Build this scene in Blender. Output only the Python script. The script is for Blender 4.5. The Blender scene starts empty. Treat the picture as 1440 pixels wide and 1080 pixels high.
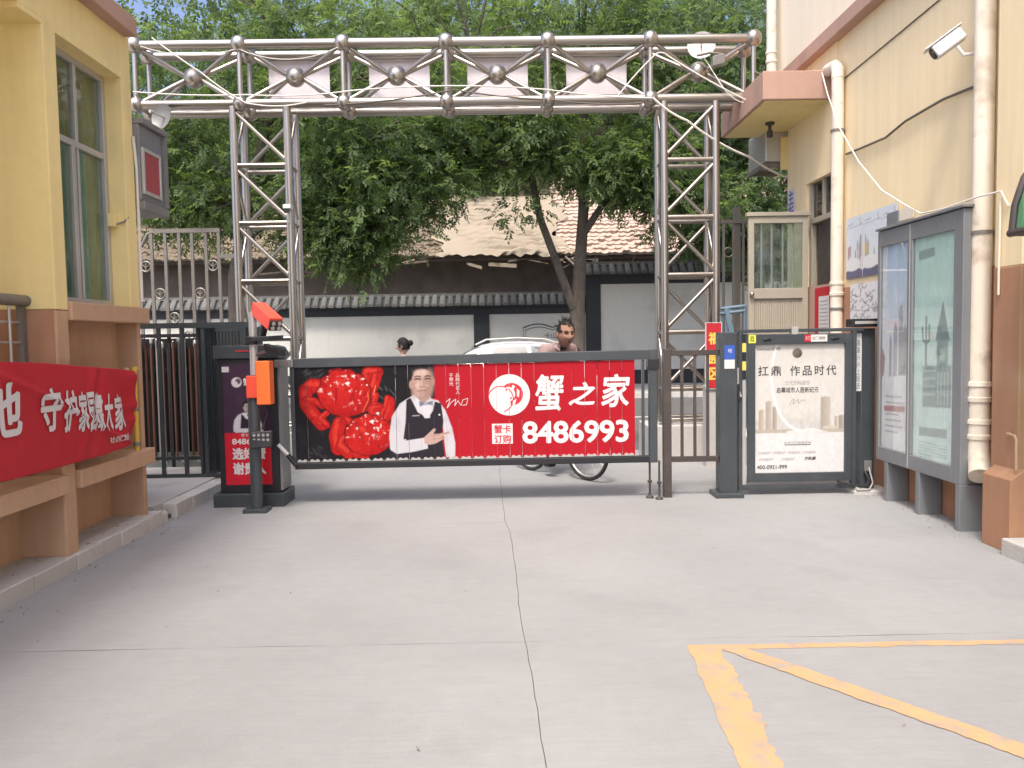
import bpy, bmesh, math, random
import numpy as np
from mathutils import Matrix, Vector
random.seed(7); rng = np.random.default_rng(11)
scene = bpy.context.scene
col = scene.collection

# ------------------------------------------------------------ camera
cam_data = bpy.data.cameras.new('camera'); cam = bpy.data.objects.new('camera', cam_data); col.objects.link(cam)
cam_data.sensor_width = 36.0; cam_data.lens = 28.0; cam_data.clip_start = 0.05; cam_data.clip_end = 500
cam.matrix_world = Matrix(((0.99977493, 0.01719780, -0.01242247, 0.0),
                           (-0.01337052, 0.05615620, -0.99833246, 0.0),
                           (-0.01647152, 0.99827387, 0.05637351, 1.5),
                           (0, 0, 0, 1)))
scene.camera = cam
scene.render.resolution_x = 1024; scene.render.resolution_y = 768

# ------------------------------------------------------------ sky, sun, exposure
SUN_EL, SUN_DIR = 61.0, Vector((-0.30, -0.95, 0.0)).normalized()   # the sun stands to the left and behind the camera
world = bpy.data.worlds.new('World'); scene.world = world; world.use_nodes = True
wn = world.node_tree; wn.nodes.clear()
sky = wn.nodes.new('ShaderNodeTexSky'); sky.sky_type = 'NISHITA'; sky.sun_disc = False
sky.sun_elevation = math.radians(SUN_EL); sky.sun_rotation = math.atan2(SUN_DIR.x, SUN_DIR.y)
sky.air_density = 0.4; sky.dust_density = 10.0; sky.ozone_density = 0.0; sky.altitude = 1500
bg = wn.nodes.new('ShaderNodeBackground'); bg.inputs[1].default_value = 0.15
wo = wn.nodes.new('ShaderNodeOutputWorld')
wn.links.new(sky.outputs[0], bg.inputs[0]); wn.links.new(bg.outputs[0], wo.inputs[0])
sd = bpy.data.lights.new('sun', 'SUN'); sun = bpy.data.objects.new('sun', sd); col.objects.link(sun)
sd.energy = 1.0; sd.angle = math.radians(10.0); sd.color = (1.0, 0.93, 0.84)
to_sun = SUN_DIR * math.cos(math.radians(SUN_EL)) + Vector((0, 0, math.sin(math.radians(SUN_EL))))
sun.rotation_euler = to_sun.to_track_quat('Z', 'Y').to_euler(); sun.location = to_sun * 40
scene.view_settings.view_transform = 'Standard'; scene.view_settings.look = 'None'
scene.view_settings.exposure = 1.77; scene.view_settings.gamma = 1.0

# ------------------------------------------------------------ materials
MATS = {}
def lin(c):
    return tuple(((v/255)/12.92 if v/255 <= .04045 else (((v/255)+.055)/1.055)**2.4) for v in c)
def mat(name, c, rough=.7, metal=0., var=.10, scale=6., bump=.0, bscale=60., streak=0., brush=0., rnd=.0, spec=.5, dirt=None, dirt_amt=0., dirt_lo=.54, coat=0.):
    """procedural material: base colour broken by two noises (blotches, grain), optional vertical streaks, dirt patches and bump"""
    if name in MATS: return MATS[name]
    m = bpy.data.materials.new(name); m.use_nodes = True; n = m.node_tree.nodes; l = m.node_tree.links
    p = n['Principled BSDF']; p.inputs['Metallic'].default_value = metal; p.inputs['Specular IOR Level'].default_value = spec
    p.inputs['Coat Weight'].default_value = coat
    tc = n.new('ShaderNodeTexCoord')
    def noise(s, d=4., stretch=None, det=5):
        t = n.new('ShaderNodeTexNoise'); t.inputs['Scale'].default_value = s; t.inputs['Detail'].default_value = det
        if stretch:
            mp = n.new('ShaderNodeMapping'); mp.inputs['Scale'].default_value = stretch
            l.new(tc.outputs['Object'], mp.inputs[0]); l.new(mp.outputs[0], t.inputs['Vector'])
        else: l.new(tc.outputs['Object'], t.inputs['Vector'])
        return t.outputs['Fac']
    def math_(op, a, b):
        q = n.new('ShaderNodeMath'); q.operation = op
        for i, v in enumerate((a, b)):
            if hasattr(v, 'links') or hasattr(v, 'is_linked'): l.new(v, q.inputs[i])
            else: q.inputs[i].default_value = v
        return q.outputs[0]
    f = math_('MULTIPLY', math_('SUBTRACT', noise(scale*.35), .5), var*3.2)
    f = math_('ADD', f, math_('MULTIPLY', math_('SUBTRACT', noise(scale*7), .5), var*1.6))
    if streak: f = math_('ADD', f, math_('MULTIPLY', math_('SUBTRACT', noise(5, stretch=(2.2, 2.2, .16)), .5), streak*3))
    if brush: f = math_('ADD', f, math_('MULTIPLY', math_('SUBTRACT', noise(9, stretch=(.35, 5., 1.)), .5), brush*3)); f = math_('ADD', f, math_('MULTIPLY', math_('SUBTRACT', noise(.55, det=3), .5), brush*3))
    if rnd:
        oi = n.new('ShaderNodeObjectInfo')
        f = math_('ADD', f, math_('MULTIPLY', math_('SUBTRACT', oi.outputs['Random'], .5), rnd*2))
    f = math_('ADD', f, 1.)
    vm = n.new('ShaderNodeVectorMath'); vm.operation = 'SCALE'; vm.inputs[0].default_value = c; l.new(f, vm.inputs['Scale'])
    colout = vm.outputs[0]
    if dirt:
        mx = n.new('ShaderNodeMix'); mx.data_type = 'RGBA'
        cr = n.new('ShaderNodeMapRange'); cr.inputs[1].default_value = dirt_lo; cr.inputs[2].default_value = dirt_lo+.20; cr.inputs[4].default_value = dirt_amt
        l.new(noise(scale*.8, det=8), cr.inputs[0]); l.new(cr.outputs[0], mx.inputs[0])
        l.new(colout, mx.inputs[6]); mx.inputs[7].default_value = (*dirt, 1); colout = mx.outputs[2]
    l.new(colout, p.inputs['Base Color'])
    r = math_('ADD', math_('MULTIPLY', math_('SUBTRACT', noise(scale*1.7), .5), .35), rough); l.new(r, p.inputs['Roughness'])
    if bump:
        b = n.new('ShaderNodeBump'); b.inputs['Strength'].default_value = bump; b.inputs['Distance'].default_value = .01
        l.new(noise(bscale, det=6), b.inputs['Height']); l.new(b.outputs[0], p.inputs['Normal'])
    MATS[name] = m; return m
def print_mat(name='printed_picture', rough=.45):
    """flat print: the picture is carried by the mesh's own colour attribute"""
    if name in MATS: return MATS[name]
    m = bpy.data.materials.new(name); m.use_nodes = True; n = m.node_tree.nodes; l = m.node_tree.links
    p = n['Principled BSDF']; p.inputs['Roughness'].default_value = rough; p.inputs['Specular IOR Level'].default_value = .15
    a = n.new('ShaderNodeAttribute'); a.attribute_name = 'Col'
    t = n.new('ShaderNodeTexNoise'); t.inputs['Scale'].default_value = 25
    mr = n.new('ShaderNodeMapRange'); mr.inputs[3].default_value = .88; mr.inputs[4].default_value = 1.1; l.new(t.outputs['Fac'], mr.inputs[0])
    vm = n.new('ShaderNodeVectorMath'); vm.operation = 'SCALE'; l.new(a.outputs['Color'], vm.inputs[0]); l.new(mr.outputs[0], vm.inputs['Scale'])
    l.new(vm.outputs[0], p.inputs['Base Color']); MATS[name] = m; return m
def glass_mat(name, tint, refl=1.0, rough=.02):
    if name in MATS: return MATS[name]
    m = bpy.data.materials.new(name); m.use_nodes = True; n = m.node_tree.nodes; l = m.node_tree.links
    n.remove(n['Principled BSDF']); o = n['Material Output']
    t = n.new('ShaderNodeBsdfTransparent'); t.inputs[0].default_value = (*tint, 1)
    g = n.new('ShaderNodeBsdfGlossy'); g.inputs['Roughness'].default_value = rough; g.inputs[0].default_value = (.9, .93, .93, 1)
    fr = n.new('ShaderNodeFresnel'); ge = n.new('ShaderNodeNewGeometry'); io = n.new('ShaderNodeMapRange'); io.inputs[3].default_value = 1.5; io.inputs[4].default_value = 1/1.5
    l.new(ge.outputs['Backfacing'], io.inputs[0]); l.new(io.outputs[0], fr.inputs[0])      # same reflection from both faces of the thin sheet
    mu = n.new('ShaderNodeMath'); mu.operation = 'MULTIPLY_ADD'; mu.inputs[1].default_value = refl; mu.inputs[2].default_value = .03; mu.use_clamp = True
    l.new(fr.outputs[0], mu.inputs[0])
    d = n.new('ShaderNodeBsdfDiffuse'); d.inputs[0].default_value = (.6, .62, .6, 1)     # dust film
    ns = n.new('ShaderNodeTexNoise'); ns.inputs['Scale'].default_value = 5; mr = n.new('ShaderNodeMapRange'); mr.inputs[1].default_value = .4; mr.inputs[2].default_value = .8; mr.inputs[3].default_value = .02; mr.inputs[4].default_value = .14
    l.new(ns.outputs['Fac'], mr.inputs[0])
    x0 = n.new('ShaderNodeMixShader'); l.new(mr.outputs[0], x0.inputs[0]); l.new(t.outputs[0], x0.inputs[1]); l.new(d.outputs[0], x0.inputs[2])
    x = n.new('ShaderNodeMixShader'); l.new(mu.outputs[0], x.inputs[0]); l.new(x0.outputs[0], x.inputs[1]); l.new(g.outputs[0], x.inputs[2])
    l.new(x.outputs[0], o.inputs[0]); MATS[name] = m; return m
def leaf_mat(name, dark, light, trans=.35):
    m = bpy.data.materials.new(name); m.use_nodes = True; n = m.node_tree.nodes; l = m.node_tree.links
    p = n['Principled BSDF']; o = n['Material Output']; p.inputs['Roughness'].default_value = .6; p.inputs['Specular IOR Level'].default_value = .22
    a = n.new('ShaderNodeAttribute'); a.attribute_name = 'tone'
    mx = n.new('ShaderNodeMix'); mx.data_type = 'RGBA'; l.new(a.outputs['Fac'], mx.inputs[0])
    mx.inputs[6].default_value = (*dark, 1); mx.inputs[7].default_value = (*light, 1); l.new(mx.outputs[2], p.inputs['Base Color'])
    t = n.new('ShaderNodeBsdfTranslucent'); vm = n.new('ShaderNodeVectorMath'); vm.operation = 'MULTIPLY'; vm.inputs[1].default_value = (1.5, 1.6, .7)
    l.new(mx.outputs[2], vm.inputs[0]); l.new(vm.outputs[0], t.inputs[0])
    x = n.new('ShaderNodeMixShader'); x.inputs[0].default_value = trans; l.new(p.outputs[0], x.inputs[1]); l.new(t.outputs[0], x.inputs[2])
    l.new(x.outputs[0], o.inputs[0]); return m

M = dict(
 concrete=mat('concrete', (.258,.263,.264), .8, var=.09, brush=.055, scale=1.6, bump=.3, bscale=45, dirt=(.212,.214,.215), dirt_amt=.6),
 joint=mat('joint_dirt', (.09,.085,.08), .95, var=.3, scale=9),
 kerb=mat('kerb_stone', (.48,.465,.43), .85, var=.10, scale=5, bump=.5, bscale=60, rnd=.10, dirt=(.25,.235,.21), dirt_amt=.6),
 pavement=mat('old_cement', (.43,.415,.385), .88, var=.10, scale=3, bump=.4, bscale=35, dirt=(.25,.24,.22), dirt_amt=.5),
 asphalt=mat('asphalt', (.11,.108,.105), .9, var=.12, scale=3, bump=.5, bscale=120),
 yellow_paint=mat('road_paint', (.45,.285,.15), .75, var=.10, scale=13, dirt=(.27,.25,.22), dirt_amt=.85, dirt_lo=.47),
 wall=mat('yellow_stucco', (.81,.665,.305), .9, var=.06, scale=2.2, bump=.14, bscale=90, streak=.06, dirt=(.58,.46,.25), dirt_amt=.55),
 wall_pale=mat('cream_stucco', (.83,.685,.43), .9, var=.035, scale=2.0, bump=.14, bscale=90, streak=.07, dirt=(.70,.565,.36), dirt_amt=.6),
 wall_white=mat('pale_stucco', (.82,.735,.57), .9, var=.035, scale=2.0, bump=.1, bscale=90, streak=.05),
 brown=mat('brown_stucco', (.38,.20,.115), .9, var=.07, scale=2.5, bump=.15, bscale=80, streak=.09, dirt=(.46,.28,.18), dirt_amt=.7),
 brown_light=mat('tan_stucco', (.49,.315,.195), .9, var=.06, scale=2.5, bump=.15, bscale=80, streak=.08, dirt=(.36,.22,.13), dirt_amt=.7),
 cornice=mat('pink_brown_trim', (.43,.275,.21), .9, var=.06, scale=3, bump=.15, bscale=80, streak=.05, dirt=(.33,.21,.16), dirt_amt=.5),
 steel=mat('stainless_steel', (.42,.39,.345), .32, metal=1., var=.06, scale=5, dirt=(.30,.255,.21), dirt_amt=.6),
 dark=mat('charcoal_paint', (.045,.054,.060), .42, var=.12, scale=6, dirt=(.09,.09,.088), dirt_amt=.5),
 black=mat('black_plastic', (.015,.015,.017), .45, var=.15, scale=6),
 brown_iron=mat('brown_iron', (.055,.045,.040), .5, var=.15, scale=6, dirt=(.12,.10,.085), dirt_amt=.5),
 grey_iron=mat('grey_iron', (.20,.19,.17), .5, metal=.3, var=.12, scale=8, dirt=(.20,.14,.09), dirt_amt=.6),
 board=mat('grey_board_metal', (.215,.228,.236), .45, metal=.25, var=.08, scale=4, streak=.06, dirt=(.25,.255,.25), dirt_amt=.5),
 grey_metal=mat('dull_grey_metal', (.22,.22,.21), .5, metal=.3, var=.10, scale=5, streak=.06),
 alu=mat('old_aluminium', (.50,.49,.46), .45, metal=.5, var=.08, scale=6),
 khaki=mat('khaki_door_frame', (.35,.32,.25), .5, var=.07, scale=6, streak=.05),
 pvc=mat('weathered_pvc', (.72,.65,.53), .5, var=.08, scale=7, streak=.16, dirt=(.36,.28,.19), dirt_amt=.75),
 white=mat('white_plastic', (.66,.65,.63), .5, var=.05, scale=8),
 paper=mat('white_paper', (.60,.59,.57), .7, var=.05, scale=8),
 lilac=mat('faded_panel', (.72,.67,.70), .7, var=.04, scale=3, streak=.03),
 red=mat('red_vinyl', (.35,.009,.018), .6, var=.05, scale=4, rnd=.05, spec=.15),
 redcloth=mat('red_cloth', (.46,.013,.024), .75, var=.06, scale=5, bump=.2, bscale=300),
 ink_white=mat('white_ink', (.62,.605,.60), .6, var=.03, scale=8),
 ink_dark=mat('dark_ink', (.05,.048,.045), .6, var=.05, scale=8),
 ink_grey=mat('grey_ink', (.30,.29,.28), .6, var=.05, scale=8),
 ink_red=mat('red_ink', (.50,.012,.03), .6, var=.05, scale=8),
 ink_yellow=mat('yellow_ink', (.80,.58,.10), .6, var=.05, scale=8),
 orange=mat('orange_box', (.82,.16,.03), .45, var=.05, scale=6),
 orange_red=mat('orange_red_box', (.80,.085,.045), .45, var=.05, scale=6),
 bark=mat('bark', (.105,.088,.070), .95, var=.35, scale=9, bump=1., bscale=22, streak=.35, dirt=(.05,.042,.033), dirt_amt=.7),
 wall_grey=mat('limewash_wall', (.62,.615,.555), .9, var=.06, scale=1.2, streak=.025, bump=.15, bscale=30, dirt=(.45,.44,.39), dirt_amt=.8),
 slate=mat('slate_border', (.035,.038,.042), .8, var=.12, scale=4),
 tile_grey=mat('grey_coping_tile', (.115,.115,.108), .85, var=.2, scale=8, rnd=.25, bump=.4, bscale=40),
 tile_red=mat('red_roof_tile', (.46,.35,.29), .8, var=.14, scale=2.5, bump=.3, bscale=30, dirt=(.45,.35,.28), dirt_amt=.5),
 tile_old=mat('mossy_roof_tile', (.17,.135,.095), .9, var=.3, scale=3.5, bump=.5, bscale=30, dirt=(.10,.09,.06), dirt_amt=.7),
 tarp=mat('cream_roofing_felt', (.285,.24,.18), .75, var=.12, scale=2.0, dirt=(.28,.22,.15), dirt_amt=.8),
 dark_wall=mat('shaded_brick', (.125,.103,.086), .95, var=.3, scale=5, bump=.4, bscale=30),  # dark brown, with the shade under the eaves put into the colour
 blue_iron=mat('blue_iron', (.17,.25,.32), .45, var=.12, scale=6, dirt=(.30,.30,.28), dirt_amt=.4),
 gas=mat('yellow_gas_pipe', (.62,.40,.06), .5, var=.1, scale=8),
 led=mat('red_led_panel', (.33,.055,.065), .5, var=.10, scale=7, streak=.12),
 wire_white=mat('white_cable', (.66,.63,.57), .6, var=.08, scale=8),
 wire_dark=mat('dark_cable', (.13,.11,.09), .7, var=.1, scale=8),
 car_white=mat('white_car_paint', (.62,.62,.63), .25, var=.02, scale=3, coat=.6),
 tyre=mat('rubber', (.022,.022,.023), .8, var=.15, scale=8),
 hair=mat('black_hair', (.006,.005,.0045), .7, var=.2, scale=30),
 curtain=mat('green_curtain', (.33,.45,.38), .9, var=.08, scale=4, streak=.3),
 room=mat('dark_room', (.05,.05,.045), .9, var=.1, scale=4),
 blue_sign=mat('blue_sticker', (.03,.09,.38), .5, var=.05, scale=8),
 lime=mat('lime_sticker', (.62,.68,.06), .5, var=.05, scale=8),
 glass=glass_mat('clear_glass', (.97,.98,.98), .6),
 glass_green=glass_mat('green_glass', (.80,.88,.84), .35),
 glass_dark=glass_mat('tinted_glass', (.16,.18,.19)),
 awning=glass_mat('green_awning_sheet', (.10,.40,.26), .6, .2),
 print=print_mat(),
)

# ------------------------------------------------------------ mesh helpers
class MB:
    """collects shapes into one mesh"""
    def __init__(s): s.v = []; s.f = []
    def add(s, vs, fs):
        b = len(s.v); s.v += [tuple(q) for q in vs]; s.f += [tuple(i+b for i in f) for f in fs]; return s
    def box(s, x0, x1, y0, y1, z0, z1):
        return s.add([(x0,y0,z0),(x1,y0,z0),(x1,y1,z0),(x0,y1,z0),(x0,y0,z1),(x1,y0,z1),(x1,y1,z1),(x0,y1,z1)],
                     [(0,3,2,1),(4,5,6,7),(0,1,5,4),(1,2,6,5),(2,3,7,6),(3,0,4,7)])
    def obox(s, c, ax, half):
        c = Vector(c); a = [Vector(q).normalized()*h for q, h in zip(ax, half)]
        vs = [c + a[0]*i + a[1]*j + a[2]*k for k in (-1,1) for (i,j) in ((-1,-1),(1,-1),(1,1),(-1,1))]
        return s.add(vs, [(0,3,2,1),(4,5,6,7),(0,1,5,4),(1,2,6,5),(2,3,7,6),(3,0,4,7)])
    def bar(s, a, b, w, h, up=(0,0,1)):
        a = Vector(a); b = Vector(b); d = (b-a); L = d.length; d.normalize(); u = Vector(up)
        if abs(d.dot(u)) > .99: u = Vector((0,1,0))
        sd_ = d.cross(u).normalized(); u = sd_.cross(d)
        return s.obox((a+b)/2, (d, sd_, u), (L/2, w/2, h/2))
    def tube(s, pts, r, seg=8, caps=True):
        pts = [Vector(p) for p in pts]; n = len(pts); rs = r if hasattr(r, '__len__') else [r]*n
        rings = []; prev = None
        for i, p in enumerate(pts):
            t = (pts[min(i+1,n-1)] - pts[max(i-1,0)]).normalized()
            if prev is None:
                u = Vector((0,0,1)) if abs(t.z) < .9 else Vector((1,0,0)); a = t.cross(u).normalized()
            else: a = (prev - t*prev.dot(t)).normalized()
            prev = a; b = t.cross(a)
            rings.append([p + (a*math.cos(2*math.pi*k/seg) + b*math.sin(2*math.pi*k/seg))*rs[i] for k in range(seg)])
        vs = [q for R_ in rings for q in R_]; fs = []
        for i in range(n-1):
            for k in range(seg):
                k2 = (k+1) % seg; fs.append((i*seg+k, i*seg+k2, (i+1)*seg+k2, (i+1)*seg+k))
        if caps: fs += [tuple(range(seg))[::-1], tuple((n-1)*seg+k for k in range(seg))]
        return s.add(vs, fs)
    def lathe(s, c, axis, prof, seg=16):
        """prof: (distance along axis, radius)"""
        c = Vector(c); t = Vector(axis).normalized(); u = Vector((0,0,1)) if abs(t.z) < .9 else Vector((1,0,0)); a = t.cross(u).normalized(); b = t.cross(a)
        vs = []; fs = []; n = len(prof)
        for (d, r) in prof: vs += [c + t*d + (a*math.cos(2*math.pi*k/seg)+b*math.sin(2*math.pi*k/seg))*max(r, 1e-4) for k in range(seg)]
        for i in range(n-1):
            for k in range(seg):
                k2 = (k+1) % seg; fs.append((i*seg+k, i*seg+k2, (i+1)*seg+k2, (i+1)*seg+k))
        return s.add(vs, fs)
    def prism(s, poly, o, u, v, w):
        """poly in (u, v) at o, extruded along vector w"""
        o = Vector(o); u = Vector(u); v = Vector(v); w = Vector(w); n = len(poly)
        vs = [o + u*a + v*b for a, b in poly] + [o + u*a + v*b + w for a, b in poly]
        fs = [tuple(range(n))[::-1], tuple(range(n, 2*n))] + [(i, (i+1)%n, n+(i+1)%n, n+i) for i in range(n)]
        return s.add(vs, fs)
    def sphere(s, c, r, seg=16, rings=8, sc=(1,1,1)):
        c = Vector(c)
        prof = [(math.cos(math.pi*i/rings)*-1, math.sin(math.pi*i/rings)) for i in range(rings+1)]
        vs = []; fs = []
        for (z, q) in prof: vs += [(c.x+r*sc[0]*q*math.cos(2*math.pi*k/seg), c.y+r*sc[1]*q*math.sin(2*math.pi*k/seg), c.z+r*sc[2]*z) for k in range(seg)]
        for i in range(rings):
            for k in range(seg):
                k2 = (k+1) % seg; fs.append((i*seg+k, i*seg+k2, (i+1)*seg+k2, (i+1)*seg+k))
        return s.add(vs, fs)
    def build(s, name, m, parent=None, smooth=False, bevel=0., fix=True):
        me = bpy.data.meshes.new(name); me.from_pydata(s.v, [], s.f)
        if fix:
            bm = bmesh.new(); bm.from_mesh(me); bmesh.ops.recalc_face_normals(bm, faces=bm.faces); bm.to_mesh(me); bm.free()
        me.materials.append(m if not isinstance(m, str) else M[m])
        return obj(name, me, parent, smooth, bevel)
def obj(name, me, parent=None, smooth=False, bevel=0.):
    o = bpy.data.objects.new(name, me); col.objects.link(o)
    if parent is not None: attach(o, parent)
    if smooth:
        me.polygons.foreach_set('use_smooth', [True]*len(me.polygons))
        if smooth != 'all':
            try: me.set_sharp_from_angle(angle=math.radians(40))
            except Exception: pass
    if bevel:
        b = o.modifiers.new('Bevel', 'BEVEL'); b.width = bevel; b.segments = 2; b.limit_method = 'ANGLE'
    return o
def world_of(o):
    w = o.matrix_basis.copy()
    if o.parent: w = world_of(o.parent) @ o.matrix_parent_inverse @ w
    return w
def attach(o, parent):
    o.parent = parent; o.matrix_parent_inverse = world_of(parent).inverted()
def tag(o, label, cat, group=None):
    o['label'] = label; o['category'] = cat
    if group: o['group'] = group
    return o
def thing(name, label, cat, loc=(0,0,0), group=None):
    o = bpy.data.objects.new(name, None); col.objects.link(o); o.location = loc; o.empty_display_size = .1
    return tag(o, label, cat, group)
def structure(o): o['kind'] = 'structure'; return o
def B(name, m, parent, *boxes, bevel=0., smooth=False):
    mb = MB()
    for b in boxes: mb.box(*b)
    return mb.build(name, m, parent, smooth, bevel)
def T(name, m, parent, pts, r, seg=8, smooth=True):
    return MB().tube(pts, r, seg).build(name, m, parent, smooth)
_unit = {}
def unit_cyl(m, seg=12):
    k = (m, seg)
    if k not in _unit:
        me = bpy.data.meshes.new('rod')
        mb = MB().tube([(0,0,0),(0,0,1)], 1, seg); me.from_pydata(mb.v, [], mb.f)
        me.materials.append(M[m]); me.polygons.foreach_set('use_smooth', [True]*len(me.polygons))
        me.set_sharp_from_angle(angle=math.radians(40)); _unit[k] = me
    return _unit[k]
def rod(name, m, parent, a, b, r, seg=12):
    """a straight round bar that shares one mesh with its likes"""
    a = Vector(a); b = Vector(b); d = b-a
    o = bpy.data.objects.new(name, unit_cyl(m, seg)); col.objects.link(o)
    o.matrix_basis = Matrix.Translation(a) @ d.to_track_quat('Z', 'Y').to_matrix().to_4x4() @ Matrix.Diagonal((r, r, d.length, 1))
    if parent is not None: attach(o, parent)
    return o
def copy_tree(o, parent=None):
    c = o.copy(); col.objects.link(c)
    if parent is not None: c.parent = parent
    for ch in [q for q in o.children]: copy_tree(ch, c)
    return c
def catenary(a, b, sag, n=14):
    a = Vector(a); b = Vector(b)
    return [a.lerp(b, t) - Vector((0,0,sag*4*t*(1-t))) for t in [i/n for i in range(n+1)]]

# ------------------------------------------------------------ lettering and print
def text_mesh(body, bold=0., spacing=1., vertical=False, shear=0.):
    cu = bpy.data.curves.new('lettering', 'FONT'); cu.body = '\n'.join(body) if vertical else body
    cu.size = 1; cu.space_character = spacing; cu.resolution_u = 3; cu.shear = shear
    o = bpy.data.objects.new('lettering', cu); col.objects.link(o)
    dg = bpy.context.evaluated_depsgraph_get(); me = bpy.data.meshes.new_from_object(o.evaluated_get(dg))
    bpy.data.objects.remove(o); bpy.data.curves.remove(cu)
    if bold and len(me.vertices):                     # heavier strokes: the same outlines laid over each other, a hair apart
        bm = bmesh.new(); bm.from_mesh(me); me2 = me.copy()
        co = np.empty(len(me.vertices)*3); me.vertices.foreach_get('co', co); co = co.reshape(-1,3)
        for i, (dx, dy) in enumerate(((bold,0),(-bold,0),(0,bold),(0,-bold),(bold*.7,bold*.7),(-bold*.7,bold*.7),(bold*.7,-bold*.7),(-bold*.7,-bold*.7))):
            c2 = co.copy(); c2[:,0] += dx; c2[:,1] += dy; c2[:,2] += (i+1)*.01; me2.vertices.foreach_set('co', c2.ravel()); bm.from_mesh(me2)
        bm.to_mesh(me); bm.free(); bpy.data.meshes.remove(me2)
    return me
def lettering(body, m, parent, o, w, h, u=(1,0,0), v=(0,0,1), bold=.0, spacing=1., vertical=False, shear=0., cuts=None, gap=.003, warp=None, name='lettering', flip=False):
    """text fitted to a w x h box whose lower left corner is o, lying in the plane of u and v"""
    me = text_mesh(body, bold, spacing, vertical, shear)
    n = len(me.vertices)
    if n == 0: return None
    co = np.empty(n*3); me.vertices.foreach_get('co', co); co = co.reshape(-1, 3)
    lo = co.min(0); hi = co.max(0); sp = np.maximum(hi-lo, 1e-6)
    a = (co[:,0]-lo[0])/sp[0]*w; b = (co[:,1]-lo[1])/sp[1]*h
    lay = co[:,2]; o = np.array(o, float); u = np.array(u, float); v = np.array(v, float); nrm_ = np.cross(u, v)*.002
    if cuts is not None:                                             # the print is cut where the slats part
        tmp = np.stack([a, b, lay], 1); me.vertices.foreach_set('co', tmp.ravel())
        cut_mesh(me, [c-o[0] for c in cuts], gap)
        n = len(me.vertices); co = np.empty(n*3); me.vertices.foreach_get('co', co); co = co.reshape(-1,3); a, b, lay = co[:,0], co[:,1], co[:,2]
    if warp: p = np.array([warp(x, y) for x, y in zip(a, b)]); p[:,0] += lay*.004
    else: p = o + a[:,None]*u + b[:,None]*v + lay[:,None]*nrm_
    me.vertices.foreach_set('co', p.ravel()); me.update()
    me.materials.clear(); me.materials.append(M[m]); me.name = name
    return obj(name, me, parent)
def cut_mesh(me, xs, gap):
    bm = bmesh.new(); bm.from_mesh(me)
    for x in xs:
        for q in (x-gap/2, x+gap/2):
            bmesh.ops.bisect_plane(bm, geom=bm.verts[:]+bm.edges[:]+bm.faces[:], plane_co=(q,0,0), plane_no=(1,0,0))
    kill = [f for f in bm.faces if any(abs(f.calc_center_median().x-x) < gap*.49 for x in xs)]
    bmesh.ops.delete(bm, geom=kill, context='FACES'); bm.to_mesh(me); bm.free()
def picture(name, img, parent, o, w, h, u=(1,0,0), v=(0,0,1), cols=None, m='print'):
    """a printed sheet: a grid of img.shape cells carrying the print as colour attribute (rows from the top)"""
    H, W = img.shape[:2]
    o = np.array(o, float); u = np.array(u, float); v = np.array(v, float)
    X, Z = np.meshgrid(np.linspace(0, w, W), np.linspace(h, 0, H))
    p = o + X[...,None]*u + Z[...,None]*v
    idx = np.arange(H*W).reshape(H, W)
    f = np.stack([idx[1:,:-1], idx[1:,1:], idx[:-1,1:], idx[:-1,:-1]], -1).reshape(-1, 4)
    me = bpy.data.meshes.new(name); me.from_pydata(p.reshape(-1,3).tolist(), [], f.tolist())
    at = me.color_attributes.new('Col', 'FLOAT_COLOR', 'POINT')
    c = np.ones((H*W, 4), np.float32); c[:,:3] = img.reshape(-1,3); at.data.foreach_set('color', c.ravel())
    me.materials.append(M[m]); return obj(name, me, parent)
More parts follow.
